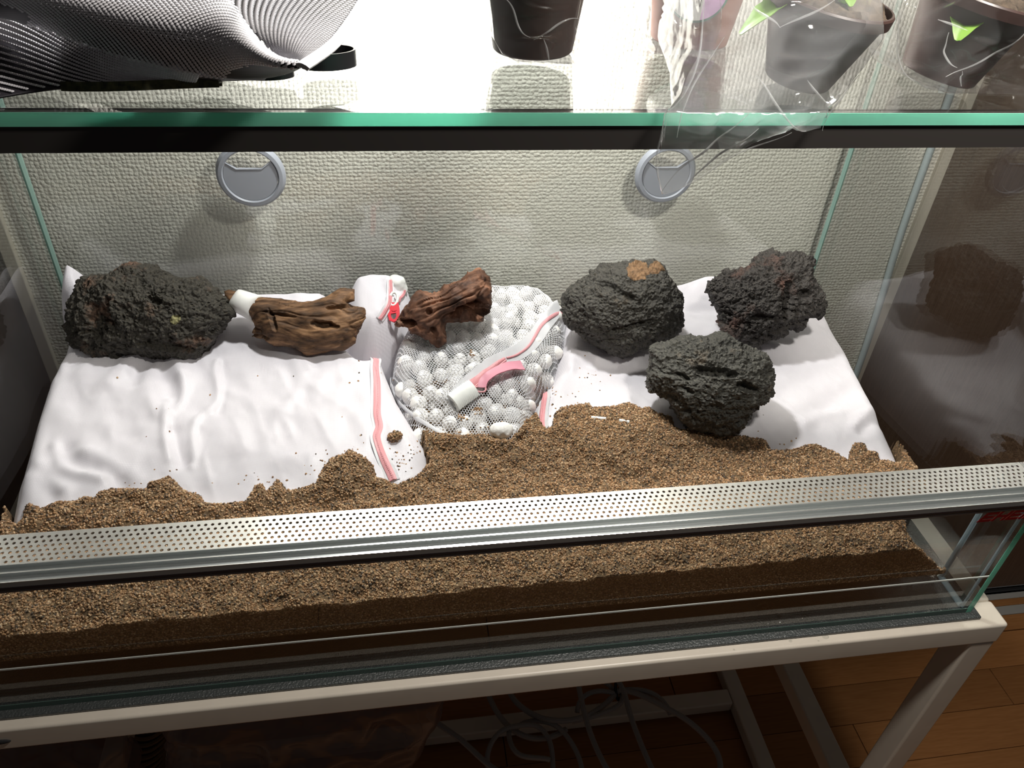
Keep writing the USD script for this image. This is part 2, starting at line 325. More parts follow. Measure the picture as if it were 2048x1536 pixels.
for a, b, mm in ((.3605, .3932, 'floor_wood_1'), (.3940, .4135, 'sill_metal'), (.4140, .4290, 'floor_wood_0'), (.4295, .4425, 'sill_metal'), (.4430, .4500, 'fibre_dark')):
    obj('sill_rail' if mm == 'sill_metal' else 'sill_board', bx(-1.0, 2.2, a, b, ZF-.012, ZF+(.001 if mm != 'fibre_dark' else -.004), .0006), mm, sl)
cb = spline([(.992, YW-.006, .95), (1.0, YW-.006, .5), (1.0085, YW-.006, .30), (1.0135, YW-.006, .17), (1.0215, YW-.006, .08), (1.028, YW-.0062, -.02), (1.03, YW-.008, -.3), (1.03, YW-.02, ZF+.006)], 80)
obj('power_cord', tube(cb, .0045, 12), 'cable_grey', label='grey cord running down the wallpaper behind the right side of the tank', cat='cable')

# ------------------------------------------------------------------ steel stand
ZS = -.004
st = thing('metal_stand', 'taupe square-tube metal stand carrying the glass tank', 'stand')
t30 = .029
xl, xr, yf, yb = -.033, .933, -.0158, .436
obj('front_rail', bx(xl, xr, yf, yf+t30, ZS-t30, ZS, .003), 'stand_paint', st)
obj('rear_rail', bx(xl, xr, yb-t30, yb, ZS-t30, ZS, .003), 'stand_paint', st)
obj('side_rail', bx(xr-t30, xr, yf+t30, yb-t30, ZS-t30, ZS-.0002, .003), 'stand_paint', st)
obj('side_rail', bx(xl, xl+t30, yf+t30, yb-t30, ZS-t30, ZS-.0002, .003), 'stand_paint', st)
for x0 in (xl, xr-t30):
    for y0 in (yf, yb-t30):
        obj('leg', bx(x0+.0008, x0+t30-.0008, y0+.0008, y0+t30-.0008, ZF, ZS-t30+.001, .003), 'stand_paint', st)
    obj('side_bar', bx(x0+.001, x0+t30-.001, yf+t30, yb-t30, -.43, -.40, .003), 'stand_paint', st)
    obj('foot_bar', bx(x0+.001, x0+t30-.001, yf+t30, yb-t30, ZF+.004, ZF+.03, .003), 'stand_paint', st)
obj('stretcher', bx(xl+t30, xr-t30, .262, .29, ZF+.006, ZF+.03, .003), 'stand_paint', st)
for k in range(2):
    s = trimesh.creation.icosphere(2, 1.0); s.apply_scale([.0085, .0016, .0028]); s.apply_translation([.0335-.023*k, yf-.0003, -.0195])
    obj('slot', s, 'fibre_dark', st)
obj('rubber_mat', bx(-.012, .9075, -.0072, D+.004, ZS, -.0002, .0012), 'black_mat', label='black textured rubber mat between tank and metal stand', cat='mat')

# ------------------------------------------------------------------ glass tank
tk = thing('glass_terrarium', 'rectangular open-fronted glass terrarium with perforated metal front strip', 'terrarium')
Z0, ZV = .0545, .166
obj('front_pane', bx(T, W-T, 0, T, 0, .163), 'pane_glass', tk, smooth=False, label='low clear front pane')
obj('side_pane', bx(W-T, W, 0, D, 0, H), 'pane_glass', tk, smooth=False)
obj('side_pane', bx(0, T, 0, D, 0, H), 'pane_glass', tk, smooth=False)
obj('bottom_pane', bx(T, W-T, T, D-T, Z0-.0045, Z0), 'pane_glass', tk, smooth=False)
obj('top_pane', bx(0, W, .0004, D, H, H+PT), 'pane_glass', tk, smooth=False)
GX = [(.2246, .2705), (.6745, .2675)]; GR = .0352
bp = sbox(T, 0, W-T, H)
for gx, gz in GX: bp = bp.difference(Point(gx, gz).buffer(GR-.006, 32))
m = extrude(bp, T); m.apply_transform(np.array([[1, 0, 0, 0], [0, 0, -1, D], [0, 1, 0, 0], [0, 0, 0, 1.]])); obj('back_pane', m, 'pane_glass', tk, smooth=False)
obj('polished_edge', bx(0, W, -.0002, .0006, H+.0002, H+PT-.0002), 'glass_edge', tk, label='green polished front edge of the top pane')
obj('polished_edge', bx(W-T+.0002, W-.0002, -.0004, .0003, 0, .156), 'glass_edge', tk, label='green front edge of the right pane')
obj('polished_edge', bx(T, W-T, -.0004, .0003, 0.0, .0062), 'glass_edge_deep', tk, label='dark green foot of the front pane')
obj('polished_edge', bx(T, W-T, -.0004, .0003, Z0-.0014, Z0+.0004), 'glass_edge_white', tk, label='pale front edge of the raised bottom pane')
for x0 in (T, W-T-.0035):
    obj('silicone_seam', tube([(x0+.0017, D-T-.0017, Z0), (x0+.0017, D-T-.0017, H)], .0028, 6), 'glass_edge_pale', tk)
obj('silicone_seam', tube([(W-T-.002, .040, .003), (W-T-.002, .040, .150)], .0024, 8), 'clear_silicone', tk)
obj('silicone_seam', tube([(W-T-.002, .042, .0032), (W-T-.002, .006, .0032)], .003, 8), 'clear_silicone', tk)
obj('silicone_seam', tube([(W-T-.001, .005, .002), (W-T-.001, .005, .15)], .0014, 8), 'clear_silicone', tk)
ur = cat_(bx(T, W-T, .0006, .0042, H-.0128, H), bx(T, W-T, .0042, .026, H-.003, H-.0002), bx(T, W-T, .013, .0155, H-.0122, H), bx(T, W-T, .0235, .026, H-.0122, H))
obj('upper_rail', ur, 'rail_dark', tk, label='dark plastic guide rail under the top pane')
# perforated strip, door tracks and trim on the low front pane
pitch = .0049; y0p, y1p = .0066, .0345
holes = []; rows = int((y1p-y0p-.002)/(pitch*.866))
for r_ in range(rows+1):
    yy = y0p+.0022+r_*pitch*.866
    for c_ in range(int((W-2*T-.004)/pitch)):
        holes.append((T+.004+c_*pitch+(r_ % 2)*pitch*.5, yy))
ang = np.arange(10)*2*np.pi/10
plate = Polygon([(T, y0p), (W-T, y0p), (W-T, y1p), (T, y1p)], [np.c_[hx+.00125*np.cos(ang), hy+.00125*np.sin(ang)] for hx, hy in holes if y0p+.0015 < hy < y1p-.0014 and hx < W-T-.002])
m = extrude(plate, .0009); m.apply_translation([0, 0, ZV-.0009]); obj('perforated_strip', m, 'perforated_metal', tk, smooth=False, label='silver perforated ventilation strip')
obj('strip_flange', cat_(bx(T, W-T, y1p-.0008, y1p, ZV-.010, ZV-.0006), bx(T, W-T, .0063, .0072, .150, ZV-.0006)), 'track_metal', tk)
tr = [(.0066, ZV), (.0056, ZV), (.0056, ZV-.0035), (-.0008, ZV-.0035), (-.0008, ZV), (-.0018, ZV), (-.0018, ZV-.0035), (-.0090, ZV-.0035), (-.0090, ZV), (-.0100, ZV), (-.0100, ZV-.005), (.0066, ZV-.005)]
m = extrude(Polygon(tr), W-2*T); m.apply_transform(np.array([[0, 0, 1, T], [1, 0, 0, 0], [0, 1, 0, 0], [0, 0, 0, 1.]])); obj('door_track', m, 'track_metal', tk, label='grey twin-channel track for sliding doors', smooth=False)
for yy in (.0061, -.0013, -.0095): obj('track_lip', bx(T, W-T, yy-.00055, yy+.00055, ZV-.0002, ZV+.0004, .0002), 'track_lip', tk)
obj('trim_cap', bx(T, W-T, -.0102, .0008, ZV-.0076, ZV-.0042, .0008), 'trim_black', tk)
obj('trim_cap', bx(T, W-T, -.0100, .0008, ZV-.0108, ZV-.0074, .0010), 'trim_brown', tk)
# red maker's lettering
def letters():
    h, sl, w, g, th = .0112, .0062, .0118, .0012, .0026
    def R(x0, x1, a, b): return Polygon([(x0+sl*a/h, a), (x1+sl*a/h, a), (x1+sl*b/h, b), (x0+sl*b/h, b)])
    out = []; x = 0
    for ch in 'EHEIM':
        if ch == 'E': s = [R(x, x+th, 0, h), R(x, x+w, 0, h*.24), R(x, x+w*.93, h*.385, h*.62), R(x, x+w, h*.76, h)]; ww = w
        if ch == 'H': s = [R(x, x+th, 0, h), R(x+w-th, x+w, 0, h), R(x, x+w, h*.385, h*.62)]; ww = w
        if ch == 'I': s = [R(x, x+th, 0, h)]; ww = th
        if ch == 'M':
            ww = w*1.25
            s = [R(x, x+th, 0, h), R(x+ww-th, x+ww, 0, h), Polygon([(x+sl, h), (x+th+sl, h), (x+ww/2+th*.4+sl*.25, h*.25), (x+ww/2-th*.4+sl*.25, h*.25)]), Polygon([(x+ww-th+sl, h), (x+ww+sl, h), (x+ww/2+th*.4+sl*.25, h*.25), (x+ww/2-th*.4+sl*.25, h*.25)])]
        out.append(shapely.union_all(s)); x += ww+g
    return out
LO = on((1953, 1045.6), 1, -.0006)
for g in letters():
    m = extrude(g, .0003); m.apply_transform(np.array([[1, 0, 0, LO[0]], [0, 0, -1, -.0001], [0, 1, 0, LO[2]], [0, 0, 0, 1.]])); obj('logo_letter', m, 'logo_red', tk, label='red slanted capital letter printed on the front pane', smooth=False)
# two cable grommets in the back pane
for gx, gz in GX:
    ringp = [(GR-.0078, -.004), (GR-.0078, .0045), (GR-.0065, .006), (GR-.003, .0055), (GR-.0004, .0022), (GR, .0002), (GR-.004, 0), (GR-.004, -.004), (GR-.0078, -.004)]
    m = lathe(ringp, 56); m.apply_transform(np.array([[1, 0, 0, gx], [0, 0, -1, D-T-.0002], [0, 1, 0, gz], [0, 0, 0, 1.]]))
    g = obj('grommet', m, 'grommet_plastic', tk, smooth=35, label='grey round plastic cable grommet in the back pane')
    disc = Point(0, 0).buffer(GR-.0082, 40)
    cut = Polygon([(-.0255, .024), (-.0245, .0155), (-.0135, .0078), (.0120, .0078), (.0235, .0165), (.0255, .024), (.02, .05), (-.02, .05)])
    m = extrude(disc.difference(cut), .004); m.apply_transform(np.array([[1, 0, 0, gx], [0, 0, -1, D-T-.0005], [0, 1, 0, gz], [0, 0, 0, 1.]]))
    lip = tube([(gx-.0238, D-T-.0046, gz+.0152), (gx-.0135, D-T-.0046, gz+.0078), (gx+.012, D-T-.0046, gz+.0078), (gx+.0228, D-T-.0046, gz+.0162)], .0007, 6)
    obj('cap', cat_(m, lip), 'grommet_plastic', g, smooth=30)

# ------------------------------------------------------------------ cloth bags of filter media
def seg_dist(x, y, P):
    P = np.asarray(P, float); d = np.full(np.shape(x), 1e9)
    for a, b in zip(P[:-1], P[1:]):
        ab = b-a; t = np.clip(((x-a[0])*ab[0]+(y-a[1])*ab[1])/(ab@ab+1e-12), 0, 1)
        d = np.minimum(d, np.hypot(x-a[0]-t*ab[0], y-a[1]-t*ab[1]))
    return d
class Pillow:
    def __init__(s, poly, top, r, base, folds=(), bump=.0012, seed=1, bscale=60., power=.5):
        s.pg = Polygon(poly).buffer(.004).buffer(-.004); s.ring = np.array(s.pg.exterior.coords); s.top, s.r, s.base, s.folds, s.bump, s.seed, s.bscale, s.pw = top, r, base, [], bump, seed, bscale, power
        s.raw = list(folds)
        for px, amp, w in folds:
            w3 = hit(px, lambda x, y: top(x, y)); s.folds.append((spline(w3[:, :2], 24), amp, w))
    def __call__(s, x, y):
        x, y = np.asarray(x, float), np.asarray(y, float)
        ins = shapely.contains_xy(s.pg, x, y); z = np.full(x.shape, -1.)
        if ins.any():
            xi, yi = x[ins], y[ins]; d = seg_dist(xi, yi, s.ring)
            e = np.clip(d/s.r, 0, 1); prof = (1-(1-e)**2)**s.pw
            h = s.top(xi, yi)
            b = (nz2(xi, yi, s.bscale, s.seed, 2)-.5)*2*s.bump+(nz2(xi, yi, 16., s.seed+5, 2)-.5)*.009+(.5-np.abs(nz2(xi+.35*yi, yi*.45, 34., s.seed+8, 2)-.5)*2)*.0045
            for P, amp, w in s.folds:
                b = b+amp*np.exp(-(seg_dist(xi, yi, P)/w)**2)
            z[ins] = s.base+(h-s.base)*prof+b*e
        return z
    def normal(s, P, e=.0015):
        x, y = P[:, 0], P[:, 1]; gx = (s(x+e, y)-s(x-e, y))/(2*e); gy = (s(x, y+e)-s(x, y-e))/(2*e)
        gx, gy = np.clip(gx, -3, 3), np.clip(gy, -3, 3)
        n = np.stack([-gx, -gy, np.ones_like(gx)], 1); return n/np.linalg.norm(n, axis=1, keepdims=True)
    def mesh(s, sp_=.0022):
        rings = [np.array(s.pg.exterior.segmentize(sp_).coords)[:-1]]
        for th in (.15, .3, .5, .75, 1.0):
            g = s.pg.buffer(-s.r*(1-math.cos(th)))
            for q in getattr(g, 'geoms', [g]): rings.append(np.array(q.exterior.segmentize(sp_).coords)[:-1])
        g = s.pg.buffer(-s.r*(1-math.cos(1.0))-sp_*.7); x0, y0, x1, y1 = s.pg.bounds
        X, Y = np.meshgrid(np.arange(x0, x1, sp_), np.arange(y0, y1, sp_), indexing='ij'); X = X+(np.arange(X.shape[1]) % 2)*sp_*.5
        p = np.stack([X, Y], -1).reshape(-1, 2); p = p[shapely.contains_xy(g, p[:, 0], p[:, 1])]
        nb = len(rings[0]); pts = np.vstack(rings+[p]); tri = Delaunay(pts).simplices; c = pts[tri].mean(1); tri = tri[shapely.contains_xy(s.pg, c[:, 0], c[:, 1])]
        q = pts[tri]; ar = np.cross(q[:, 1]-q[:, 0], q[:, 2]-q[:, 0]); tri = np.where(ar[:, None] < 0, tri[:, ::-1], tri)
        z = s(pts[:, 0], pts[:, 1]); z[:nb] = s.base; z = np.maximum(z, s.base)
        v = np.c_[pts, z]; v2 = np.c_[pts[:nb], np.full(nb, s.base)]
        bot = trimesh.creation.triangulate_polygon(Polygon(pts[:nb]), engine='earcut')
        return trimesh.util.concatenate([trimesh.Trimesh(v, tri, process=False), trimesh.Trimesh(np.c_[bot[0], np.full(len(bot[0]), s.base)], np.asarray(bot[1])[:, ::-1], process=False)])
def Z(px, z): return [tuple(on(p, 2, z)[:2]) for p in px]
def Yp(px, y): return [tuple(on(p, 1, y)[:2]) for p in px]
def clampx(P): return [(min(max(x, .0085), W-.0085), min(y, D-.0105)) for x, y in P]
o7 = lambda pts: outline(pts, 2.926, (0, 640))
o6 = lambda pts: outline(pts, 4.042, (680, 520))
o3 = lambda pts: outline(pts, 6.4, (860, 660))
o8 = lambda pts: outline(pts, 6.4, (680, 840))
o7c = lambda pts: outline(pts, 3.413, (1080, 480))
o2b = lambda pts: outline(pts, 6.827, (700, 540))
BASE = Z0+.0008
slope = lambda a, b: (lambda x, y: a+(b-a)*(y-.12)/.29)
top1 = lambda x, y: .098+(.144-.098)*(y-.12)/.29 + .046*np.exp(-((x-.022)/.028)**2-((y-.400)/.045)**2)
left_poly = clampx([(.009, .4155), (.009, .375)]+Z([(134, 668)], .122)+Z([(108, 720)], .118)+Z([(80, 775)], .110)+Z([(55, 860)], .100)+Z([(40, 930)], .092)+Z([(26, 990)], .085)) + [(.030, .085), (.15, .082), (.30, .098)] + Z([(815, 1000), (872, 965), (872, 900), (848, 862), (804, 800), (778, 745), (760, 700)], .100) + [(.335, .30), (.305, .34), (.30, .414)]
F = []
for pts, a, w in [
    ([(325, 740), (340, 800), (400, 880), (480, 920), (600, 945)], .006, .006), ([(370, 760), (420, 830), (520, 845), (640, 890), (730, 970)], -.006, .009), ([(500, 790), (640, 850), (760, 960)], .005, .009),
    ([(990, 480), (970, 600), (985, 760), (1000, 830)], .005, .005), ([(1020, 660), (1040, 760), (1070, 840)], -.005, .006), ([(1070, 350), (1080, 420), (1060, 500), (1010, 560)], .004, .005),
    ([(1270, 250), (1280, 400), (1250, 520), (1170, 570), (1130, 700), (1120, 860)], .0035, .004), ([(1300, 270), (1310, 400), (1280, 540)], -.003, .005), ([(860, 330), (850, 400), (900, 500), (930, 560)], .004, .010), ([(960, 340), (1000, 420), (990, 480)], -.004, .007),
    ([(800, 200), (770, 260), (700, 330), (650, 400)], .007, .009), ([(880, 250), (830, 300), (790, 380)], -.005, .008), ([(1060, 215), (1050, 270), (1070, 350)], .007, .010), ([(690, 230), (560, 260), (470, 330)], .004, .010), ([(640, 430), (700, 560), (740, 680)], -.003, .012), ([(560, 440), (600, 560), (660, 650)], .003, .010),
    ([(1660, 155), (1760, 205), (1820, 290)], .006, .008), ([(1790, 215), (1840, 270)], -.004, .006), ([(1720, 260), (1750, 400), (1640, 540)], .003, .006), ([(1880, 220), (1900, 330), (1850, 470)], .003, .008),
    ([(150, 840), (230, 900), (290, 1000), (310, 1060)], -.005, .007), ([(220, 860), (310, 960), (400, 1010)], .004, .007), ([(300, 470), (400, 420), (560, 380)], .003, .012), ([(1320, 860), (1500, 800), (1700, 760)], -.002, .012), ([(1560, 700), (1640, 800), (1800, 830)], .003, .012)]:
    F.append((o7(pts), a*.8, w))
bagL = Pillow(left_poly, top1, .025, BASE, F, seed=3, bump=.0021)
topR = lambda x, y: .099+(.134-.099)*(y-.12)/.29 + .014*np.exp(-((x-.750)/.030)**2-((y-.405)/.035)**2)
right_poly = Yp([(1125, 600)], .405)+[(.60, .414), (.70, .4155), (.76, .4155), (.85, .4145)] + clampx(Z([(1655, 620)], .105)+Z([(1705, 725)], .100)+Z([(1748, 795)], .098)+Z([(1790, 880)], .092)+Z([(1814, 935)], .088)) + [(.865, .08), (.70, .082), (.56, .10)] + Z([(1055, 900)], .09)+Z([(1062, 800)], .103)+Z([(1100, 740)], .112)
FR = []
for pts, a, w in [([(200, 880), (230, 780), (340, 820), (500, 830), (640, 850)], .006, .007), ([(290, 870), (400, 900), (520, 890)], -.004, .008), ([(1500, 720), (1620, 760), (1800, 690)], .004, .010), ([(880, 340), (1000, 330), (1140, 330)], .006, .009), ([(930, 460), (1050, 480), (1200, 480)], -.005, .008), ([(1650, 1060), (1760, 980), (1900, 920)], -.003, .012), ([(1800, 1290), (1900, 1200), (2040, 1180)], .004, .008), ([(1720, 840), (1850, 900), (1980, 1000)], .003, .015), ([(960, 560), (1080, 590), (1180, 640)], .003, .012)]:
    FR.append((o7c(pts), a*.8, w))
for pts, a, w in [([(40, 1250), (130, 1190), (250, 1130)], -.003, .010), ([(240, 1300), (300, 1240), (340, 1215)], .004, .006), ([(280, 1330), (330, 1280), (370, 1270)], -.003, .006), ([(150, 980), (220, 1080), (300, 1180)], .002, .014)]:
    FR.append((outline(pts, 2.259, (1600, 280)), a, w))
bagR = Pillow(right_poly, topR, .026, BASE, FR, seed=9, bump=.0018)
topB = lambda x, y: .154+(y-.36)*.24-((x-.35)/.05)**2*.020
back_poly = [(.306, .414), (.302, .37), (.308, .325), (.335, .305), (.372, .315), (.392, .35), (.397, .414)]
back_poly = list(Polygon(back_poly).buffer(-.026).buffer(.024).exterior.coords)
bagB = Pillow(back_poly, topB, .024, BASE, [(o2b([(530, 200), (560, 400), (480, 600), (330, 700)]), .005, .006), (o2b([(700, 200), (730, 300), (680, 420)]), .004, .005), (o2b([(620, 150), (640, 260), (600, 400)]), -.004, .007)], seed=21, bump=.001)
topM = lambda x, y: .104+(.141-.104)*(y-.17)/.22 + .004*np.exp(-((x-.47)/.05)**2-((y-.24)/.05)**2)
mesh_poly = Z([(782, 690)], .118)+Z([(776, 740)], .112)+Z([(795, 800)], .106)+Z([(822, 880)], .095)+Z([(850, 945)], .085)+Z([(1020, 945)], .085)+Z([(1075, 900)], .092)+Z([(1078, 800)], .107)+Z([(1112, 740)], .114)+Z([(1142, 680)], .12)+Z([(1145, 630)], .125)+[(.545, .402), (.52, .411), (.47, .413), (.42, .411)]+Z([(840, 615)], .13)+Z([(800, 655)], .122)
FM = [(o6([(1780, 390), (1600, 600), (1450, 760), (1200, 890), (1040, 1010), (900, 1150)]), .005, .007), (o6([(470, 620), (470, 800), (440, 950), (560, 1200)]), .003, .006), (o6([(1130, 500), (1200, 560), (1210, 640)]), .004, .008), (o6([(860, 1010), (850, 1150), (880, 1300), (940, 1390)]), .004, .006)]
bagM = Pillow(mesh_poly, topM, .021, BASE, FM, seed=33, bump=.0012)
def zbags(x, y): return np.maximum.reduce([bagL(x, y), bagR(x, y), bagB(x, y), bagM(x, y)])
def drape(px, fn, n=60, lift=0.0):
    P = spline(hit(px, fn), n); k = np.array([fn(P[:, 0], P[:, 1])]).T; P[:, 2] = np.where(k[:, 0] > 0, np.maximum(k[:, 0], P[:, 2]-.004), P[:, 2])
    from scipy.ndimage import gaussian_filter1d
    P = gaussian_filter1d(P, 1.2, axis=0, mode='nearest'); N = fn.normal(P); N = gaussian_filter1d(N, 2.0, axis=0, mode='nearest'); N /= np.linalg.norm(N, axis=1, keepdims=True)
    return P+N*lift, N
def zipper(parent, px, fn, w_tape, w_pink, label=None):
    P, N = drape(px, fn, 110)
    g = obj('zipper', ribbon(P, N, w_tape, .0009, nx=5), 'white_band', parent, smooth=60, label=label)
    obj('zipper_tape', ribbon(P+N*.0007, N, w_pink, .0010, nx=5, crown=.0008), 'pink_tape', g, smooth=60, label='pink zipper tape')
    Pd = spline(P, 260); Nd = np.repeat(N, 3, axis=0)[:260] if len(N)*3 >= 260 else np.array([N[int(i*len(N)/260)] for i in range(260)])
    teeth = ribbon(Pd+Nd*.0016, Nd, .0022, .0012, w_mod=np.where(np.arange(260) % 2 == 0, .0026, .0016), nx=3, crown=.0006)
    obj('zipper_teeth', teeth, 'pink_tape', g, smooth=False)
    return g
b1 = thing('laundry_bag', 'large white cloth bag of filter media under the brown-black rock at left', 'bag', 'white cloth media bags')
obj('cloth', bagL.mesh(), 'white_cloth', b1, smooth=True)
zp_ = np.vstack([o6([(205, 715), (250, 770), (285, 900), (300, 1050), (300, 1200), (308, 1300)]), o8([(505, 130), (465, 210), (470, 270), (520, 420), (580, 560), (650, 700), (690, 800)])])
zipper(b1, zp_, bagL, .0125, .0072, 'pink zipper along the right end')
b2 = thing('laundry_bag', 'large white cloth bag of filter media under the three grey rocks at right', 'bag', 'white cloth media bags')
obj('cloth', bagR.mesh(), 'white_cloth', b2, smooth=True)
zipper(b2, o3([(1510, 740), (1490, 820), (1470, 920), (1450, 1060), (1455, 1300)]), bagR, .0150, .0078, 'pink zipper at the left end')
b3 = thing('laundry_bag', 'small white cloth bag with a red zipper pull between the driftwood pieces', 'bag', 'white cloth media bags')
obj('cloth', bagB.mesh(.0018), 'white_cloth', b3, smooth=True)
zipper(b3, o2b([(545, 170), (550, 330), (525, 480), (465, 600), (400, 680)]), bagB, .0085, .0045, 'pink zipper edge')
zipper(b3, o2b([(690, 190), (725, 280), (700, 370), (650, 450)]), bagB, .006, .003, 'pink zipper edge')
C0 = hit(o2b([(600, 560)]), bagB)[0]-FW*.006; n0 = -(FW*.75-np.array([0, 0, .45])); n0 /= np.linalg.norm(n0)
pl = lambda pts: on_plane(o2b(pts), C0, n0)
ax = np.cross([0, 0, 1.], n0); ax = ax/np.linalg.norm(ax); ay = np.cross(n0, ax)
def flat(pts, holes=()):
    f2 = lambda q: np.c_[(pl(q)-C0)@ax, (pl(q)-C0)@ay]
    return Polygon(f2(pts), [f2(h) for h in holes])
pg = flat([(535, 458), (660, 458), (672, 520), (678, 600), (664, 690), (600, 715), (540, 692), (518, 600), (524, 520)], [[(556, 605), (636, 592), (640, 640), (618, 682), (584, 684), (560, 650)], [(566, 548), (580, 566), (625, 566), (640, 545), (640, 572), (620, 584), (580, 584), (566, 570)]])
rp = obj('zipper_pull', frame_mesh(extrude(pg.buffer(.0003), .0022), C0, ax, ay), 'red_plastic', b3, label='red plastic zipper pull with an oval slot')
th = np.linspace(0, 2*np.pi, 28); ringc = pl([(598, 400)])[0]
obj('pull_ring', tube(ringc+np.outer(np.cos(th)*.0042, ax)+np.outer(np.sin(th)*.0078, ay)+n0*.001, .0016, 8, cap=False), 'white_plastic', rp, label='white plastic ring')
s = trimesh.creation.icosphere(3, 1.); s.apply_scale([.012, .010, .017]); s.apply_translation(hit(o2b([(640, 240)]), bagB)[0]+np.array([0, .004, -.004])); displace(s, (nz(s.vertices, 140, 3, 2)-.5)*.004)
obj('cloth_plug', s, 'white_plastic', b3, smooth=True)

# fine net bag: every thread of the hexagonal net, draped over the stones
b4 = thing('net_bag', 'fine white net bag showing round white stones in the middle of the tank', 'bag')
def net(fn, pitch=.0029, r=.00038):
    x0, y0, x1, y1 = fn.pg.bounds; s = pitch; pts = {}; segs = []
    nx, ny = int((x1-x0)/(s*1.732))+2, int((y1-y0)/(s*1.0))+2
    a = s/1.732
    P0, P1 = [], []
    cs, sn = math.cos(.35), math.sin(.35); cx, cy = (x0+x1)/2, (y0+y1)/2; R_ = max(x1-x0, y1-y0)*.75
    n_ = int(R_/ (1.5*a))+2; m_ = int(R_/s)+2
    for i in range(-n_, n_):
        for j in range(-m_, m_):
            X, Y = i*1.5*a, (j+(i % 2)*.5)*s
            v = [(X+a*math.cos(k*math.pi/3), Y+a*math.sin(k*math.pi/3)) for k in (0, 1, 2, 3)]
            for k in range(3): P0.append(v[k]); P1.append(v[k+1])
    rotm = np.array([[cs, sn], [-sn, cs]]); P0, P1 = np.array(P0)@rotm+[cx, cy], np.array(P1)@rotm+[cx, cy]
    warp = lambda P: P+np.c_[(nz2(P[:, 0], P[:, 1], 22, 71)-.5), (nz2(P[:, 0], P[:, 1], 22, 72)-.5)]*.022
    P0, P1 = warp(P0), warp(P1); g = fn.pg.buffer(-.0006)
    ok = shapely.contains_xy(g, P0[:, 0], P0[:, 1]) & shapely.contains_xy(g, P1[:, 0], P1[:, 1]); P0, P1 = P0[ok], P1[ok]
    A, B = np.c_[P0, fn(P0[:, 0], P0[:, 1])], np.c_[P1, fn(P1[:, 0], P1[:, 1])]
    ok = np.linalg.norm(A-B, axis=1) < .012; A, B = A[ok], B[ok]
    t = B-A; t /= np.linalg.norm(t, axis=1, keepdims=True)+1e-12; u = np.cross(t, [0, 0, 1.]); u /= np.linalg.norm(u, axis=1, keepdims=True)+1e-12; w = np.cross(u, t)
    v = np.stack([X+r*(math.cos(k)*u*1.25+math.sin(k)*w*.7) for X in (A, B) for k in (math.pi/2, math.pi/2+2.094, math.pi/2+4.189)], 1)
    f = np.array([[0, 1, 4], [0, 4, 3], [1, 2, 5], [1, 5, 4], [2, 0, 3], [2, 3, 5]])
    return trimesh.Trimesh(v.reshape(-1, 3), (np.arange(len(A))[:, None, None]*6+f).reshape(-1, 3), process=False)
obj('net', net(bagM), 'net_white', b4, smooth=False, kind='stuff')
P, N = drape(o6([(1775, 385), (1690, 470), (1560, 650), (1450, 740), (1340, 800), (1180, 890), (1040, 1010), (880, 1165)]), bagM, 110)
zz = obj('zipper', ribbon(P, N, .017, .0009, nx=7), 'white_band', b4, smooth=60, label='white band holding the pink zipper')
P, N = drape(o6([(1785, 385), (1700, 470), (1610, 560), (1530, 690), (1450, 765), (1330, 805)]), bagM, 80, lift=.0008)
obj('zipper_tape', ribbon(P, N, np.linspace(.007, .002, 80), .001, nx=5, crown=.0008), 'pink_tape', zz, smooth=60)
P, N = drape(o6([(1330, 812), (1240, 870), (1150, 940), (1040, 1035)]), bagM, 60, lift=.001)
obj('zipper_tape', ribbon(P, N, np.linspace(.003, .0095, 60), .0012, nx=5, crown=.001), 'pink_tape', zz, smooth=60)
P, N = drape(o6([(1335, 825), (1270, 890), (1180, 960), (1070, 1050)]), bagM, 60, lift=.0022)
obj('zipper_teeth', ribbon(P, N, .0024, .0014, nx=3, crown=.001), 'pink_tape', zz, smooth=60)
P, N = drape(o6([(1075, 1050), (1040, 1075), (960, 1130), (900, 1170)]), bagM, 40, lift=.0022)
obj('zipper_end', ribbon(P, N, .0205, .003, w_mod=.0195+.0011*np.sin(np.arange(40)*2.1), nx=9, crown=.003), 'white_plastic', zz, smooth=40, label='white ribbed zipper end cover')
P, N = drape(o6([(1150, 1060), (1165, 1020), (1240, 965), (1330, 925), (1400, 905), (1465, 885)]), bagM, 60, lift=.005)
P[:, 2] += .004*np.sin(np.linspace(0, 3.14, 60))
obj('zipper_pull', ribbon(P, N, np.linspace(.0085, .0125, 60), .0012, nx=5, crown=-.0006), 'pink_pull', zz, smooth=60, label='pink fabric zipper pull')
P, N = drape(o6([(1070, 1050), (1130, 1045), (1175, 1050), (1180, 1080), (1130, 1092), (1080, 1088)]), bagM, 40, lift=.005)
obj('zipper_slider', tube(P, .0009, 8), 'pink_tape', zz)
P, N = drape(o6([(470, 560), (470, 700), (425, 900), (430, 1050), (560, 1230), (700, 1330), (860, 1420)]), bagM, 90, lift=.0002)
obj('hem', ribbon(P, N, .0040, .0006, nx=5, crown=.0005), 'net_white', b4, smooth=60)
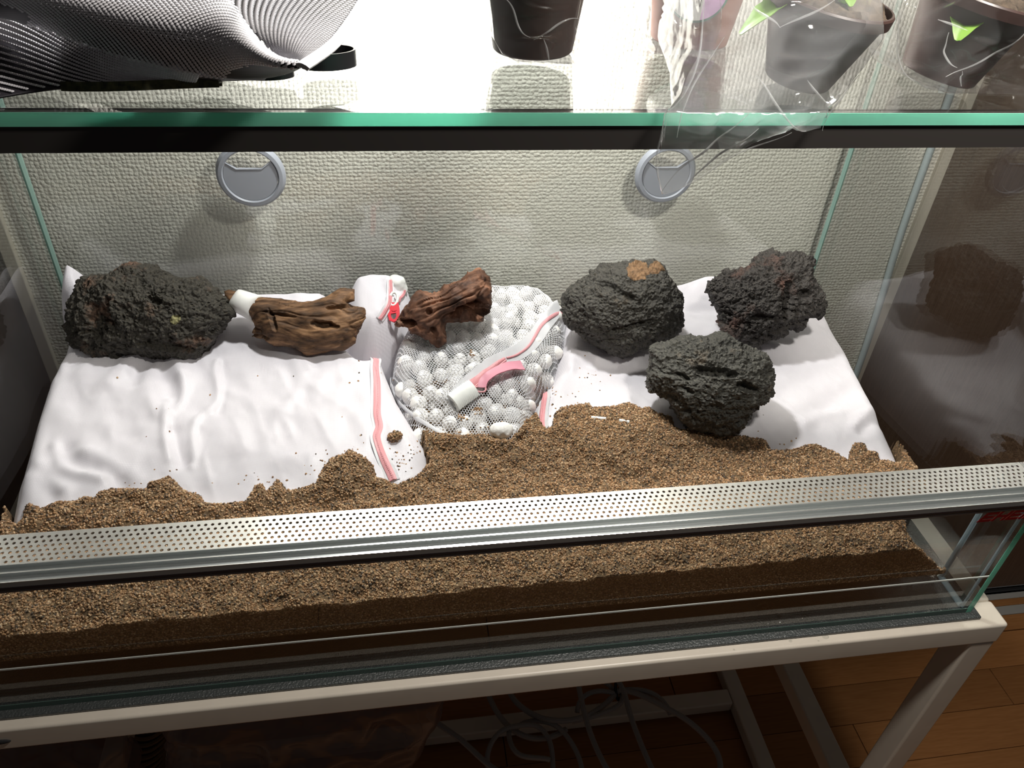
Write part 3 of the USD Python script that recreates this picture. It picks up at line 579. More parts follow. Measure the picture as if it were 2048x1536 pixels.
# the stones in the net bag, one object each
cand = rng.uniform(0, 1, (9000, 2)); x0, y0, x1, y1 = bagM.pg.bounds; cand = np.c_[x0+(x1-x0)*cand[:, 0], y0+(y1-y0)*cand[:, 1]]
g = bagM.pg.buffer(-.010); cand = cand[shapely.contains_xy(g, cand[:, 0], cand[:, 1])]
def pick(cand, dmin, n):
    out = []
    for c in cand:
        if all((c[0]-o[0])**2+(c[1]-o[1])**2 > dmin**2 for o in out): out.append(c)
        if len(out) >= n: break
    return np.array(out)
st1 = pick(cand, .0150, 130); st2 = pick(cand[::-1], .0165, 90)
protos = []
for k in range(4):
    s = trimesh.creation.icosphere(3, .0092); s.apply_scale([1, .88+.06*k, .82+.05*((k*2) % 3)]); displace(s, (nz(s.vertices, 160, 40+k, 2)-.5)*.0024); protos.append(s)
first = {}
def stone(P, k, sc, label='rounded white ceramic stone inside the fine white net bag'):
    x = thing('filter_stone', label, 'stone', 'white stones in the net bag'); rot_ = Gf.Vec3f(*map(float, rng.uniform(0, 360, 3)))
    if k not in first:
        usdkit.mesh(stage, str(x.GetPath())+'/body', protos[k], M['ceramic'], smooth=True); first[k] = x.GetPath()
        x.AddTranslateOp(); x.AddRotateXYZOp(); x.AddScaleOp()
    else:
        x.GetPrim().GetReferences().AddInternalReference(first[k]); x.GetPrim().SetInstanceable(True)
    ops = x.GetOrderedXformOps(); ops[0].Set(Gf.Vec3d(*map(float, P))); ops[1].Set(rot_); ops[2].Set(Gf.Vec3f(sc, sc, sc))
for i, c in enumerate(st1):
    sc = rng.uniform(.82, 1.08); zt_ = float(bagM(c[:1], c[1:])[0]); stone((c[0], c[1], max(zt_-.0088*sc*.95-.0006, BASE+.009)), i % 4, sc)
for i, c in enumerate(st2):
    sc = rng.uniform(.85, 1.1); zt_ = float(bagM(c[:1], c[1:])[0]); stone((c[0], c[1], max(zt_-.023, BASE+.009)), i % 4, sc)
s = trimesh.creation.icosphere(4, 1.); s.apply_scale([.0125, .0095, .0085]); displace(s, (nz(s.vertices, 110, 4, 2)-.5)*.004); s.apply_translation(hit([(1003, 862)], bagM)[0]+[0, 0, .001])
obj('sandy_filter_stone', s, 'ceramic', label='large bare white stone dusted with sand at the front of the net bag', cat='stone', smooth=True)

# ------------------------------------------------------------------ sand
o1 = lambda pts: outline(pts, 2.926, (0, 880)); o88 = lambda pts: outline(pts, 2.926, (800, 780)); o5 = lambda pts: outline(pts, 3.737, (1500, 880))
edge = np.vstack([[(-400, 1075)], o1([(0, 525), (50, 515), (100, 505), (130, 470), (140, 400), (180, 370), (215, 390), (260, 400), (310, 370), (370, 360), (450, 355), (490, 325), (545, 345), (580, 300), (650, 285), (740, 285), (850, 290), (870, 250), (930, 240), (985, 205), (1050, 260), (1080, 300), (1140, 310), (1165, 320), (1210, 370), (1280, 375), (1440, 360), (1460, 320), (1490, 270), (1540, 255), (1560, 300), (1600, 260), (1620, 225), (1650, 250), (1680, 290), (1720, 290), (1800, 270), (1850, 250), (1880, 180), (1930, 110), (1975, 90)]),
    o8([(60, 430), (120, 345), (150, 400), (260, 440), (370, 520), (430, 580), (460, 680), (480, 745), (560, 750), (640, 800), (720, 820), (840, 780), (1010, 700), (1135, 650), (1120, 560), (1080, 400), (1050, 240), (1060, 190), (1180, 160), (1400, 190), (1560, 200), (1780, 215), (1900, 205), (2000, 240)]),
    o88([(610, 292), (640, 290), (690, 240), (740, 170), (790, 200), (860, 235), (890, 210), (900, 150), (940, 105), (1000, 90), (1110, 75), (1130, 100), (1240, 95), (1340, 75), (1420, 105), (1450, 95), (1520, 140), (1590, 155), (1610, 220), (1660, 235), (1700, 225), (1860, 250), (1980, 270), (2020, 268)]),
    o5([(0, -15), (100, -5), (130, 20), (150, 70), (220, 75), (340, 75), (400, 45), (470, 35), (560, 70), (640, 90), (700, 130), (730, 150), (740, 90), (780, 20), (850, 25), (880, 80), (960, 90), (970, 150), (1030, 150), (1100, 195), (1150, 195), (1200, 170), (1225, 185), (1228, 225)]), [(1835, 960), (1850, 1010), (1915, 1075), (1955, 1100), (1990, 1600), (-400, 1600)]])
edge_pg = Polygon(edge).buffer(0)
def project(P):
    d = np.asarray(P, float)-CAM; z = d@FW
    return np.stack([1024+FPX*(d@RT)/z, 768-FPX*(d@UP)/z], -1)
gx = np.arange(T+.0006, W-T-.0006, .0016); gy = np.arange(T+.0008, .275, .0016); GXX, GYY = np.meshgrid(gx, gy, indexing='ij')
zb_ = zbags(GXX.ravel(), GYY.ravel()).reshape(GXX.shape)
prof = .0888+.0075*np.clip(GXX/.9, 0, 1)+.085*(GYY-.006)+(nz2(GXX, GYY, 26, 51, 2)-.5)*.010+(nz2(GXX, GYY, 80, 52, 3)-.5)*.013
prof += (nz2(GXX, GYY, 190, 53, 2)-.5)*.0055*np.clip((GYY-.05)/.06, .25, 1)
prof += -.004*np.exp(-((GXX-.12)/.07)**2)
ref = np.where(zb_ > BASE+.004, zb_, prof)
pp = project(np.stack([GXX, GYY, np.maximum(ref, .062)], -1).reshape(-1, 3))
dist = seg_dist(pp[:, 0], pp[:, 1], np.vstack([edge[1:-3]])); inside = shapely.contains_xy(edge_pg, pp[:, 0], pp[:, 1])
sgn = np.where(inside, dist, -dist).reshape(GXX.shape)
lump = (nz2(GXX, GYY, 150, 61, 2)-.35)*.0075+(nz2(GXX, GYY, 260, 62)-.5)*.0035
over = zb_+np.clip(sgn*.00034, -.010, .0050)+np.clip(sgn/8, 0, 1)*np.maximum(lump, 0)
wgt = np.clip((GXX-.345)/.03, 0, 1); ztop = top1(GXX, GYY)*(1-wgt)+topM(GXX, GYY)*wgt; wgt = np.clip((GXX-.54)/.03, 0, 1); ztop = ztop*(1-wgt)+topR(GXX, GYY)*wgt
bury = np.maximum(np.minimum(prof, ztop+.0004+np.clip(sgn, 0, 400)*.00012+np.clip(lump, 0, 1)*.6), over)
# inside the boundary the sand lies over the bag; outside it sinks under it
zs = np.where(zb_ > BASE+.004, np.where(sgn > 0, bury, zb_-.0012+np.clip(sgn*.0004, -.02, 0)), np.where(sgn > 0, np.minimum(np.minimum(prof, ztop+.0004+np.clip(sgn, 0, 400)*.00012+np.clip(lump, 0, 1)*.6), np.where(GXX > .8, Z0+.002+np.clip(sgn, 0, 300)*.00050+np.clip(lump, 0, 1)*1.2, 1.)), Z0+.0006))
zs = np.maximum(zs, Z0+.0004)
zs = gaussian_filter(zs, .45); zs[:, 0] = np.minimum(zs[:, 0], zs[:, 1]); 
sand = thing('sand', 'damp brown coarse sand banked along the front glass of the tank', 'sand', kind='stuff')
nX, nY = GXX.shape
top_ = np.stack([GXX, GYY, zs], -1); bot_ = top_.copy(); bot_[..., 2] = Z0+.0002
def grid_solid(Tp, Bt):
    n, m = Tp.shape[:2]; i, j = np.meshgrid(np.arange(n-1), np.arange(m-1), indexing='ij'); q = np.stack([i*m+j, (i+1)*m+j, (i+1)*m+j+1, i*m+j+1], -1).reshape(-1, 4)
    f = np.vstack([q[:, [0, 1, 2]], q[:, [0, 2, 3]]]); k = n*m
    e = np.r_[np.arange(n)*m, (n-1)*m+np.arange(1, m), (np.arange(n-2, -1, -1))*m+m-1, np.arange(m-2, 0, -1)]; e2 = np.roll(e, -1)
    return trimesh.Trimesh(np.vstack([Tp.reshape(-1, 3), Bt.reshape(-1, 3)]), np.vstack([f, np.c_[e2, e, e+k], np.c_[e2, e+k, e2+k], np.array([[0, (n-1)*m, k+0]])*0]), process=False)
sb = grid_solid(top_, bot_); sb.update_faces(sb.vertices[sb.faces][:, :, 2].max(1) > Z0+.0035+.004*(sb.vertices[sb.faces][:, :, 0].mean(1) > .86)); sb.remove_unreferenced_vertices()
obj('sand_body', sb, 'sand_bed', sand, smooth=35, kind='stuff')
def scatter(path, P, protos_n=5, smin=.0007, smax=.00115, weights=(.30, .27, .13, .14, .16), lab=None):
    pi = UsdGeom.PointInstancer.Define(stage, path); n = len(P)
    for k in range(protos_n):
        s = trimesh.creation.icosphere(1, 1.); s.apply_scale([1.1, .9, .75+.1*(k % 3)]); displace(s, (nz(s.vertices, 1.7, 90+k)-.5)*.5)
        usdkit.mesh(stage, f'{path}/grain_shapes/grain_{k}', s, M[f'sand_grain_{k}'], smooth=False)
        pi.CreatePrototypesRel().AddTarget(f'{path}/grain_shapes/grain_{k}')
    pi.CreateProtoIndicesAttr(Vt.IntArray.FromNumpy(rng.choice(protos_n, n, p=weights).astype(np.int32)))
    pi.CreatePositionsAttr(Vt.Vec3fArray.FromNumpy(np.asarray(P, np.float32)))
    sc = rng.uniform(smin, smax, n); pi.CreateScalesAttr(Vt.Vec3fArray.FromNumpy(np.repeat(sc[:, None], 3, 1).astype(np.float32)))
    q = rng.normal(size=(n, 4)); q /= np.linalg.norm(q, axis=1, keepdims=True)
    pi.CreateOrientationsAttr(Vt.QuathArray([Gf.Quath(float(a), float(b), float(c), float(d)) for a, b, c, d in q]))
    return pi
def at_sand(x, y):
    return map_coordinates(zs, [(x-gx[0])/.0016, (y-gy[0])/.0016], order=1, mode='nearest')
n = 84000; X, Y = rng.uniform(gx[0]+.001, gx[-1]-.001, n), rng.uniform(T+.0012, .272, n)
sg = map_coordinates(sgn, [(X-gx[0])/.0016, (Y-gy[0])/.0016], order=1); keep = sg > 1.0; X, Y = X[keep], Y[keep]
Pg = np.c_[X, Y, at_sand(X, Y)+rng.uniform(-.0003, .0006, len(X))]
n2_ = 13000; X2 = rng.uniform(gx[0]+.001, gx[-1]-.001, n2_); Zt = at_sand(X2, np.full(n2_, T+.001)); Z2 = Z0+.001+(Zt-Z0-.001)*rng.uniform(0, 1, n2_)
kx = Zt > Z0+.007; Pg = np.vstack([Pg, np.c_[X2, np.full(n2_, T+.0013), Z2][kx]]); Pg = Pg[(Pg[:, 0] > .008) & (Pg[:, 0] < W-.008)]
tag(scatter(str(sand.GetPath())+'/sand_grain', Pg), kind='stuff')
# crumbs of sand on the cloth
cr = []
for (cx, cy, sx, sy, k) in [(700, 900, 60, 22, 26), (640, 930, 50, 20, 26), (520, 960, 50, 14, 14), (345, 945, 30, 8, 8), (830, 905, 22, 20, 42), (800, 930, 20, 16, 40), (780, 910, 16, 30, 24), (1095, 800, 26, 26, 40), (1180, 770, 50, 40, 36), (955, 822, 8, 6, 60), (925, 835, 10, 6, 50), (1000, 860, 26, 10, 60), (930, 868, 40, 10, 40), (760, 760, 60, 90, 24), (620, 780, 110, 60, 14), (1500, 880, 120, 40, 14), (350, 850, 150, 60, 10), (1560, 900, 60, 16, 20), (945, 708, 5, 6, 22), (300, 970, 80, 6, 12)]:
    cr.append(np.c_[rng.normal(cx, sx*.6, k), rng.normal(cy, sy*.6, k)])
cr = hit(np.vstack(cr), zbags, n=300); cr = cr[(cr[:, 2] > .06) & (cr[:, 2] < .2)]; cr[:, 2] += .0004
sc_ = thing('scattered_sand', 'loose sand grains scattered over the white cloth bags', 'sand grains', kind='stuff')
tag(scatter(str(sc_.GetPath())+'/sand_grain', cr, smin=.0006, smax=.0011), kind='stuff')
ck = hit([(791, 878)], bagL)[0]; cl = trimesh.creation.icosphere(3, .0062); cl.apply_scale([1, .85, .8]); displace(cl, (nz(cl.vertices, 300, 5, 2)-.5)*.005); cl.apply_translation(ck+[0, 0, .003])
tk2 = thing('sand_clump', 'small round clump of damp sand on the white cloth beside the pink zipper', 'sand clump')
obj('core', cl, 'sand_bed', tk2, smooth=False)
gp = cl.vertices[rng.choice(len(cl.vertices), 160)]; tag(scatter(str(tk2.GetPath())+'/sand_grain', gp), kind='stuff')
for k, (a, b) in enumerate([((1183, 836), (1212, 839)), ((1238, 842), (1258, 845))]):
    Q = hit([a, b], lambda x, y: at_sand(np.clip(x, gx[0], gx[-1]), np.clip(y, gy[0], gy[-1])))+np.array([0, 0, .0008])
    obj('white_twig', tube(spline(Q, 8), .0017, 8), 'white_plastic', label=['longer white bit lying in the brown sand mound', 'shorter white bit half sunk in the brown sand mound'][k], cat='plastic bit')

# ------------------------------------------------------------------ lava rocks and driftwood
def place(px_out, contact_px, fn, depth, dy, sp_, front=1.0, back=.9, cen=None):
    q = np.asarray(px_out, float); c2 = q.mean(0) if cen is None else np.asarray(cen, float)
    K = hit([contact_px], fn)[0]; C = on(c2, 1, K[1]+dy)
    A, B, N = RT, UP, -FW
    P = on_plane(q, C, FW)-C; p2 = np.c_[P@A, P@B]
    m = inflate(p2, C, A, B, N, depth*front, sp_, back=back/front)
    return m, C
def ridged(P, s, seed): return 1-np.abs(2*nz(P, s, seed)-1)
def rockify(m, seed, big=.005, mid=.0025, fine=.0012, pits=.0025, strat=None, dents=()):
    P = m.vertices.copy(); n = m.vertex_normals; rr = np.random.default_rng(seed)
    Q = P if strat is None else P*np.array(strat)
    w = Q+np.stack([nz(Q, 60, seed+20+k, 2)-.5 for k in range(3)], 1)*.012
    def nodules(q, cnt, r): 
        c = q[rr.choice(len(q), cnt)]; dd, ii = cKDTree(c).query(q); rad = r*(.6+.8*rr.random(cnt))[ii]; return np.clip(1-(dd/rad)**2, -.3, 1)*(.4+rr.random(cnt))[ii]
    d = (nz(P, 28, seed, 2)-.5)*2*big+(nz(w, 75, seed+1, 3)-.5)*2.6*mid+(nz(P, 150, seed+9, 2)-.5)*1.6*mid
    d += nodules(w, int(len(P)*.05), .0030)*fine*1.0+nodules(P, int(len(P)*.10), .0016)*fine*.7+(nz(P, 800, seed+3)-.5)*fine*.8+(rr.random(len(P))-.5)*fine*.45
    c = P[rr.choice(len(P), 420)]; dd, ii = cKDTree(c).query(P); rad = (.0012+.0042*rr.random(420)**2.5)[ii]
    d -= pits*np.clip(1-(dd/rad)**2, 0, 1)*np.clip(nz(P, 50, seed+6)*2.2-.6, 0, 1)
    px = project(P); fac = (n@FW) < .1; jig = (nz(P, 130, seed+8, 2)-.5)
    for (cx, cy), (rx, ry), rot, dep in dents:       # hollows seen in the photographed stone
        X, Y = px[:, 0]-cx, px[:, 1]-cy; c_, s_ = math.cos(rot), math.sin(rot); e = ((X*c_+Y*s_)/rx)**2+((-X*s_+Y*c_)/ry)**2+jig*2.4
        d -= np.where(fac, dep*np.clip(1-e, 0, 1)**.6, 0)
    m.vertices = P+n*d[:, None]; return m
o5r = lambda pts: outline(pts, 2.926, (100, 500))
r1o = o5r([(190, 155), (240, 160), (400, 130), (450, 95), (490, 65), (540, 85), (620, 85), (690, 130), (730, 160), (800, 170), (900, 170), (950, 200), (1000, 240), (1040, 320), (1070, 370), (1030, 440), (980, 520), (930, 580), (900, 625), (760, 637), (640, 640), (560, 640), (480, 640), (330, 640), (230, 600), (140, 540), (150, 500), (115, 460), (120, 400), (135, 330), (180, 270), (175, 230)])
r3o = o7c([(145, 440), (160, 390), (200, 330), (270, 270), (340, 245), (345, 220), (400, 200), (480, 165), (600, 150), (720, 150), (800, 155), (850, 200), (870, 245), (910, 300), (960, 370), (975, 480), (965, 570), (930, 650), (890, 690), (780, 710), (700, 750), (570, 800), (520, 795), (420, 750), (330, 700), (250, 640), (180, 600), (150, 530)])
r4o = o7c([(1135, 300), (1150, 270), (1230, 220), (1240, 195), (1290, 190), (1340, 205), (1430, 175), (1450, 140), (1500, 85), (1550, 60), (1640, 80), (1750, 75), (1790, 100), (1830, 105), (1865, 140), (1860, 200), (1845, 260), (1890, 290), (1930, 380), (1955, 430), (1940, 500), (1910, 540), (1830, 525), (1790, 560), (1785, 615), (1740, 610), (1680, 600), (1670, 670), (1600, 685), (1510, 700), (1490, 740), (1400, 715), (1340, 680), (1230, 640), (1225, 560), (1190, 450), (1170, 400), (1140, 360)])
rfo = o7c([(720, 900), (735, 850), (755, 800), (750, 730), (800, 695), (880, 690), (940, 660), (1000, 645), (1060, 655), (1150, 650), (1240, 640), (1300, 670), (1350, 710), (1430, 740), (1500, 770), (1560, 820), (1560, 880), (1585, 930), (1580, 1030), (1560, 1080), (1500, 1130), (1440, 1170), (1400, 1230), (1370, 1290), (1330, 1320), (1240, 1330), (1100, 1310), (1020, 1290), (980, 1240), (930, 1190), (900, 1130), (860, 1080), (800, 1050), (740, 1030)])
def patch(parent, rockm, px, r, mat_, name, label):
    d = np.linalg.norm(project(rockm.vertices)-np.asarray(px), axis=1); facing = (rockm.vertex_normals@FW) < -.05
    d = d*(.7+.7*nz(rockm.vertices, 150, 77)); sel = (d < r) & facing; fsel = sel[rockm.faces].all(1)
    sub = rockm.submesh([np.nonzero(fsel)[0]], append=True, repair=False); cc = sub.split(only_watertight=False); sub = max(cc, key=lambda q: len(q.faces))
    sub.vertices = sub.vertices+sub.vertex_normals*.0002; obj(name, sub, mat_, parent, smooth=50, label=label)
t = thing('lava_rock', 'large brownish-black lava rock at the left with mossy patches', 'rock', 'lava rocks')
m, _ = place(r1o, (300, 712), bagL, .046, .033, .0008); rockify(m, 101, .005, .0028, .0012, .003, dents=[((195, 640), (26, 50), .2, .007), ((310, 600), (16, 7), .3, .006), ((330, 690), (60, 8), .1, .004)]); obj('body', m, 'lava_brown', t, smooth=40)
patch(t, m, (350, 640), 12, 'moss_patch', 'lichen_patch', 'yellowish lichen patch')
t = thing('lava_rock', 'broad charcoal lava rock with an orange rusty patch on top', 'rock', 'lava rocks')
m, _ = place(r3o, (1240, 715), bagR, .042, .030, .0008); rockify(m, 131, .0035, .0022, .0011, .002, dents=[((1235, 585), (50, 9), .45, .005), ((1260, 655), (60, 7), -.25, .004), ((1180, 690), (14, 8), .4, .003)]); obj('body', m, 'lava_grey', t, smooth=40)
patch(t, m, (1275, 540), 24, 'rust_patch', 'rust_patch', 'orange rust patch'); patch(t, m, (1312, 535), 16, 'rust_patch', 'rust_patch', 'ochre rust patch')
t = thing('lava_rock', 'knobbly reddish-black lava rock at the back right of the bag', 'rock', 'lava rocks')
m, _ = place(r4o, (1510, 705), bagR, .036, .026, .0008); rockify(m, 171, .004, .0030, .0015, .0035, dents=[((1575, 600), (12, 46), .15, .012), ((1610, 590), (14, 10), .2, .008), ((1530, 635), (30, 9), .1, .006), ((1500, 560), (10, 6), .1, .003)]); obj('body', m, 'lava_red', t, smooth=40)
t = thing('lava_rock', 'nearest layered grey lava rock standing at the edge of the sand', 'rock', 'lava rocks')
m, _ = place(rfo, (1400, 862), zbags, .040, .026, .0008); rockify(m, 211, .0035, .0026, .0013, .0025, strat=(.7, 1., 1.35), dents=[((1432, 744), (44, 12), .10, .012), ((1495, 775), (26, 12), .2, .010), ((1360, 752), (18, 7), .35, .006), ((1465, 690), (26, 5), .25, .004), ((1376, 780), (14, 6), .4, .005)]); obj('body', m, 'lava_front', t, smooth=40)

def woodify(m, axis, seed, a=.0035, knots=0.0, dents=()):
    P = m.vertices.copy(); n = m.vertex_normals; axis = np.asarray(axis)/np.linalg.norm(axis)
    W_ = P+np.stack([nz(P, 25, seed+30+k, 2)-.5 for k in range(3)], 1)*.022
    l = W_@axis; Q = W_-np.outer(l, axis)*.90
    d = (nz(P, 45, seed, 2)-.5)*2*a+(nz(P, 110, seed+9, 2)-.5)*2*knots+(nz(Q, 150, seed+1, 3)-.5)*a*1.1-np.clip(ridged(Q, 120, seed+2)-.86, 0, 1)*a*5.5*np.clip(nz(P, 40, seed+5)*2-.5, 0, 1)+(nz(Q, 700, seed+6)-.5)*a*.22
    px = project(P); fac = (n@FW) < .1; jig = (nz(P, 130, seed+8, 2)-.5)
    for (cx, cy), (rx, ry), rot, dep in dents:
        X, Y = px[:, 0]-cx, px[:, 1]-cy; c_, s_ = math.cos(rot), math.sin(rot); e = ((X*c_+Y*s_)/rx)**2+((-X*s_+Y*c_)/ry)**2+jig*2.2
        d -= np.where(fac, dep*np.clip(1-e, 0, 1)**.6, 0)
    m.vertices = P+n*d[:, None]; return m
d1o = o5r([(1015, 240), (1050, 220), (1110, 235), (1240, 270), (1330, 280), (1460, 300), (1560, 285), (1650, 250), (1700, 220), (1780, 230), (1785, 300), (1745, 312), (1840, 340), (1855, 400), (1830, 450), (1790, 510), (1790, 545), (1720, 575), (1600, 605), (1500, 610), (1450, 570), (1320, 570), (1250, 520), (1180, 510), (1200, 450), (1190, 420), (1130, 390), (1045, 330), (1020, 290)])
t = thing('driftwood', 'brown driftwood branch wrapped with white tape near its left end', 'driftwood', 'driftwood pieces')
m, C1 = place(d1o, (600, 700), bagL, .022, .016, .0009); ax1 = on_plane([(700, 600), (470, 590)], C1, FW); woodify(m, ax1[1]-ax1[0]-np.array([0, 0, .012]), 301, .0028, .001, [((650, 652), (26, 9), .1, .007), ((545, 640), (5, 26), -.35, .004), ((560, 628), (34, 3), .15, .003), ((690, 612), (40, 4), -.1, .006), ((520, 672), (22, 3), .2, .004)]); obj('branch', m, 'driftwood_dark', t, smooth=45)
tp = o5r([(1112, 234), (1170, 250), (1240, 272), (1225, 310), (1205, 360), (1192, 424), (1150, 395), (1100, 368), (1045, 338), (1075, 290)])
P = on_plane(tp, C1, FW)-C1; m = inflate(np.c_[P@RT, P@UP], C1, RT, UP, -FW, .0175, .0012, back=1.0, sharp=.4); m.vertices = m.vertices+m.vertex_normals*.0006; obj('tape', m, 'paper_tape', t, smooth=50, label='white paper tape wrapped around the branch')
d2o = o6([(430, 530), (450, 490), (500, 430), (530, 380), (580, 320), (620, 260), (650, 245), (700, 255), (750, 265), (810, 255), (850, 215), (920, 180), (980, 170), (1010, 130), (1020, 75), (1060, 82), (1130, 66), (1170, 90), (1205, 150), (1212, 250), (1222, 370), (1205, 420), (1150, 445), (1155, 490), (1060, 500), (960, 500), (900, 510), (860, 520), (850, 620), (850, 670), (800, 700), (740, 690), (690, 650), (620, 610), (560, 600), (540, 560), (500, 545)])
t = thing('driftwood', 'knotty reddish-brown driftwood stump lying on the fine net bag', 'driftwood', 'driftwood pieces')
m, C2 = place(d2o, (870, 690), bagM, .024, .018, .0009); a2 = on_plane([(800, 650), (970, 570)], C2, FW); woodify(m, a2[1]-a2[0], 331, .0040, .0028, [((940, 622), (34, 22), -.25, .014), ((815, 645), (20, 9), .15, .010), ((858, 622), (6, 8), .3, .006), ((870, 670), (7, 18), -.2, .006), ((962, 610), (5, 18), .1, .005)]); obj('stump', m, 'driftwood_red', t, smooth=45)

# ------------------------------------------------------------------ potted plants in film bags on the top pane
ZT = H+PT
def leaf_mesh(base, direc, L, w, droop=.5, seed=0):
    d = np.asarray(direc, float); d /= np.linalg.norm(d); s = np.cross(d, [0, 0, 1.]); s /= np.linalg.norm(s)+1e-9
    n, m_ = 14, 7; G = np.zeros((n, m_, 3)); rs = np.random.default_rng(seed)
    for i, t_ in enumerate(np.linspace(0, 1, n)):
        ww = w*(math.sin(math.pi*min(1, t_*.93+.04))**.8)*(1+.12*math.sin(t_*34))
        c = np.asarray(base)+d*L*t_+np.array([0, 0, -droop*L*t_*t_])
        for j, u in enumerate(np.linspace(-1, 1, m_)):
            G[i, j] = c+s*ww*u*.5+np.array([0, 0, .18*ww*abs(u)+.04*ww*math.sin(9*t_+3*u)])
    return grid_mesh(G, .0004)
def plant(base, r0, r1, h, lean, potmat, leaves, label, seed):
    t = thing('potted_plant', label, 'plant', 'potted plants on the glass top')
    bas = np.array(base); prof = [(0, .0), (r0-.001, .0), (r0, .001), (r1-.0012, h*.86), (r1+.0012, h*.862), (r1+.0016, h-.001), (r1+.0008, h), (r1-.0004, h), (r1-.0012, h*.88), (r0-.002, .003), (0, .003)]
    ax_ = np.array([lean[0], lean[1], 1.]); ax_ /= np.linalg.norm(ax_); X = np.cross([0, 1., 0], ax_); X /= np.linalg.norm(X)
    T4 = np.eye(4); T4[:3, 0], T4[:3, 1], T4[:3, 2], T4[:3, 3] = X, np.cross(ax_, X), ax_, bas
    m = lathe(prof, 48); m.apply_transform(T4); obj('pot', m, potmat, t, smooth=35)
    s = trimesh.creation.icosphere(4, 1.); s.apply_scale([r1*.95, r1*.95, .009]); s.apply_translation([0, 0, h*.93]); displace(s, (nz(s.vertices, 180, seed, 3)-.5)*.010); s.apply_transform(T4); obj('soil', s, 'soil', t, smooth=50)
    topc = bas+ax_*h*.95
    st_ = obj('stem', tube(spline([topc, topc+[.002, .002, .02], topc+[-.002, .004, .045]], 12), .0016, 7), 'leaf', t)
    for k, (dx, dy, dz, L, w, hh) in enumerate(leaves):
        obj('leaf', leaf_mesh(topc+[dx*.1*L, dy*.1*L, hh], (dx, dy, dz), L, w, .55, seed+k), 'leaf', t, smooth=60)
    return t, T4
gen = lambda sd, n=7, L=.04: [(math.cos(a), math.sin(a), .5, L*(.8+.4*((k*7) % 5)/5), L*.45, .012+.006*k) for k, a in enumerate(np.linspace(0, 6.0, n)+sd)]
plant((.4552, .109, ZT+.001), .0245, .034, .064, (-.02, 0), 'pot_dark', gen(.3), 'potted plant in a near-black plastic pot at the middle of the glass top', 401)
t2, T2 = plant((.5640, .1345, ZT+.001), .0250, .034, .064, (.02, 0), 'pot_terracotta', gen(1.3), 'potted plant in a reddish-brown pot with a round sticker', 402)
def on_cone(T4, r0, r1, h, g, lift):
    """wraps a flat outline (metres, around and up) on the pot's side"""
    m = extrude(g, .0003) if not isinstance(g, trimesh.Trimesh) else g
    m = m.subdivide_to_size(.003) if hasattr(m, 'subdivide_to_size') else m
    v = m.vertices.copy(); hh = v[:, 1]; rr = r0+(r1-r0)*hh/(h*.86)+lift+v[:, 2]; th = v[:, 0]/r0-1.95
    m.vertices = np.c_[rr*np.cos(th), rr*np.sin(th), hh]; m.apply_transform(T4); m.fix_normals(); return m
cc = Point(0, .0335).buffer(.0165, 24)
g1 = obj('sticker', on_cone(T2, .0250, .034, .064, cc, .0004), 'sticker_green', t2, smooth=60, label='round printed sticker with a green rim')
obj('sticker_ground', on_cone(T2, .0250, .034, .064, Point(0, .0335).buffer(.0150, 24), .0008), 'sticker_pink', g1, smooth=60)
obj('sticker_panel', on_cone(T2, .0250, .034, .064, Point(0, .0335).buffer(.0150, 24).intersection(sbox(-.02, 0, .004, .0330)), .0011), 'sticker_white', g1, smooth=60)
obj('sticker_leaf', on_cone(T2, .0250, .034, .064, shapely.affinity.rotate(shapely.affinity.scale(Point(.002, .0375).buffer(.004, 16), 1.3, .42), -8), .0013), 'sticker_green', g1, smooth=60)
for k, ww in enumerate((.0009, .0005, .0012, .0005)):
    obj('sticker_bar', on_cone(T2, .0250, .034, .064, sbox(-.004+.0021*k, .0270, -.004+.0021*k+ww, .0325), .0014), 'sticker_black', g1, smooth=60)
plant((.6000, .0470, ZT+.0025), .0190, .0335, .046, (.12, -.10), 'pot_brown', [(-.95, -.10, .12, .046, .022, .003), (-.35, -.9, .25, .022, .018, .006), (.1, .9, .6, .04, .02, .01), (.8, .5, .6, .04, .02, .015), (-.5, .6, .7, .04, .02, .02), (-.9, .3, .5, .04, .02, .02), (-.1, -.9, .35, .026, .014, .008)], 'potted plant in the bag that hangs over the front edge', 403)
plant((.7000, .0630, ZT+.002), .0225, .0330, .047, (.18, -.06), 'pot_brown', [(-.7, -.75, .05, .034, .022, .0), (.1, .9, .6, .04, .02, .01), (.8, .5, .6, .04, .02, .015), (-.5, .6, .7, .04, .02, .02), (-.9, .3, .5, .04, .02, .02), (.2, -.7, .6, .03, .02, .01)], 'potted plant rightmost on the glass top', 404)
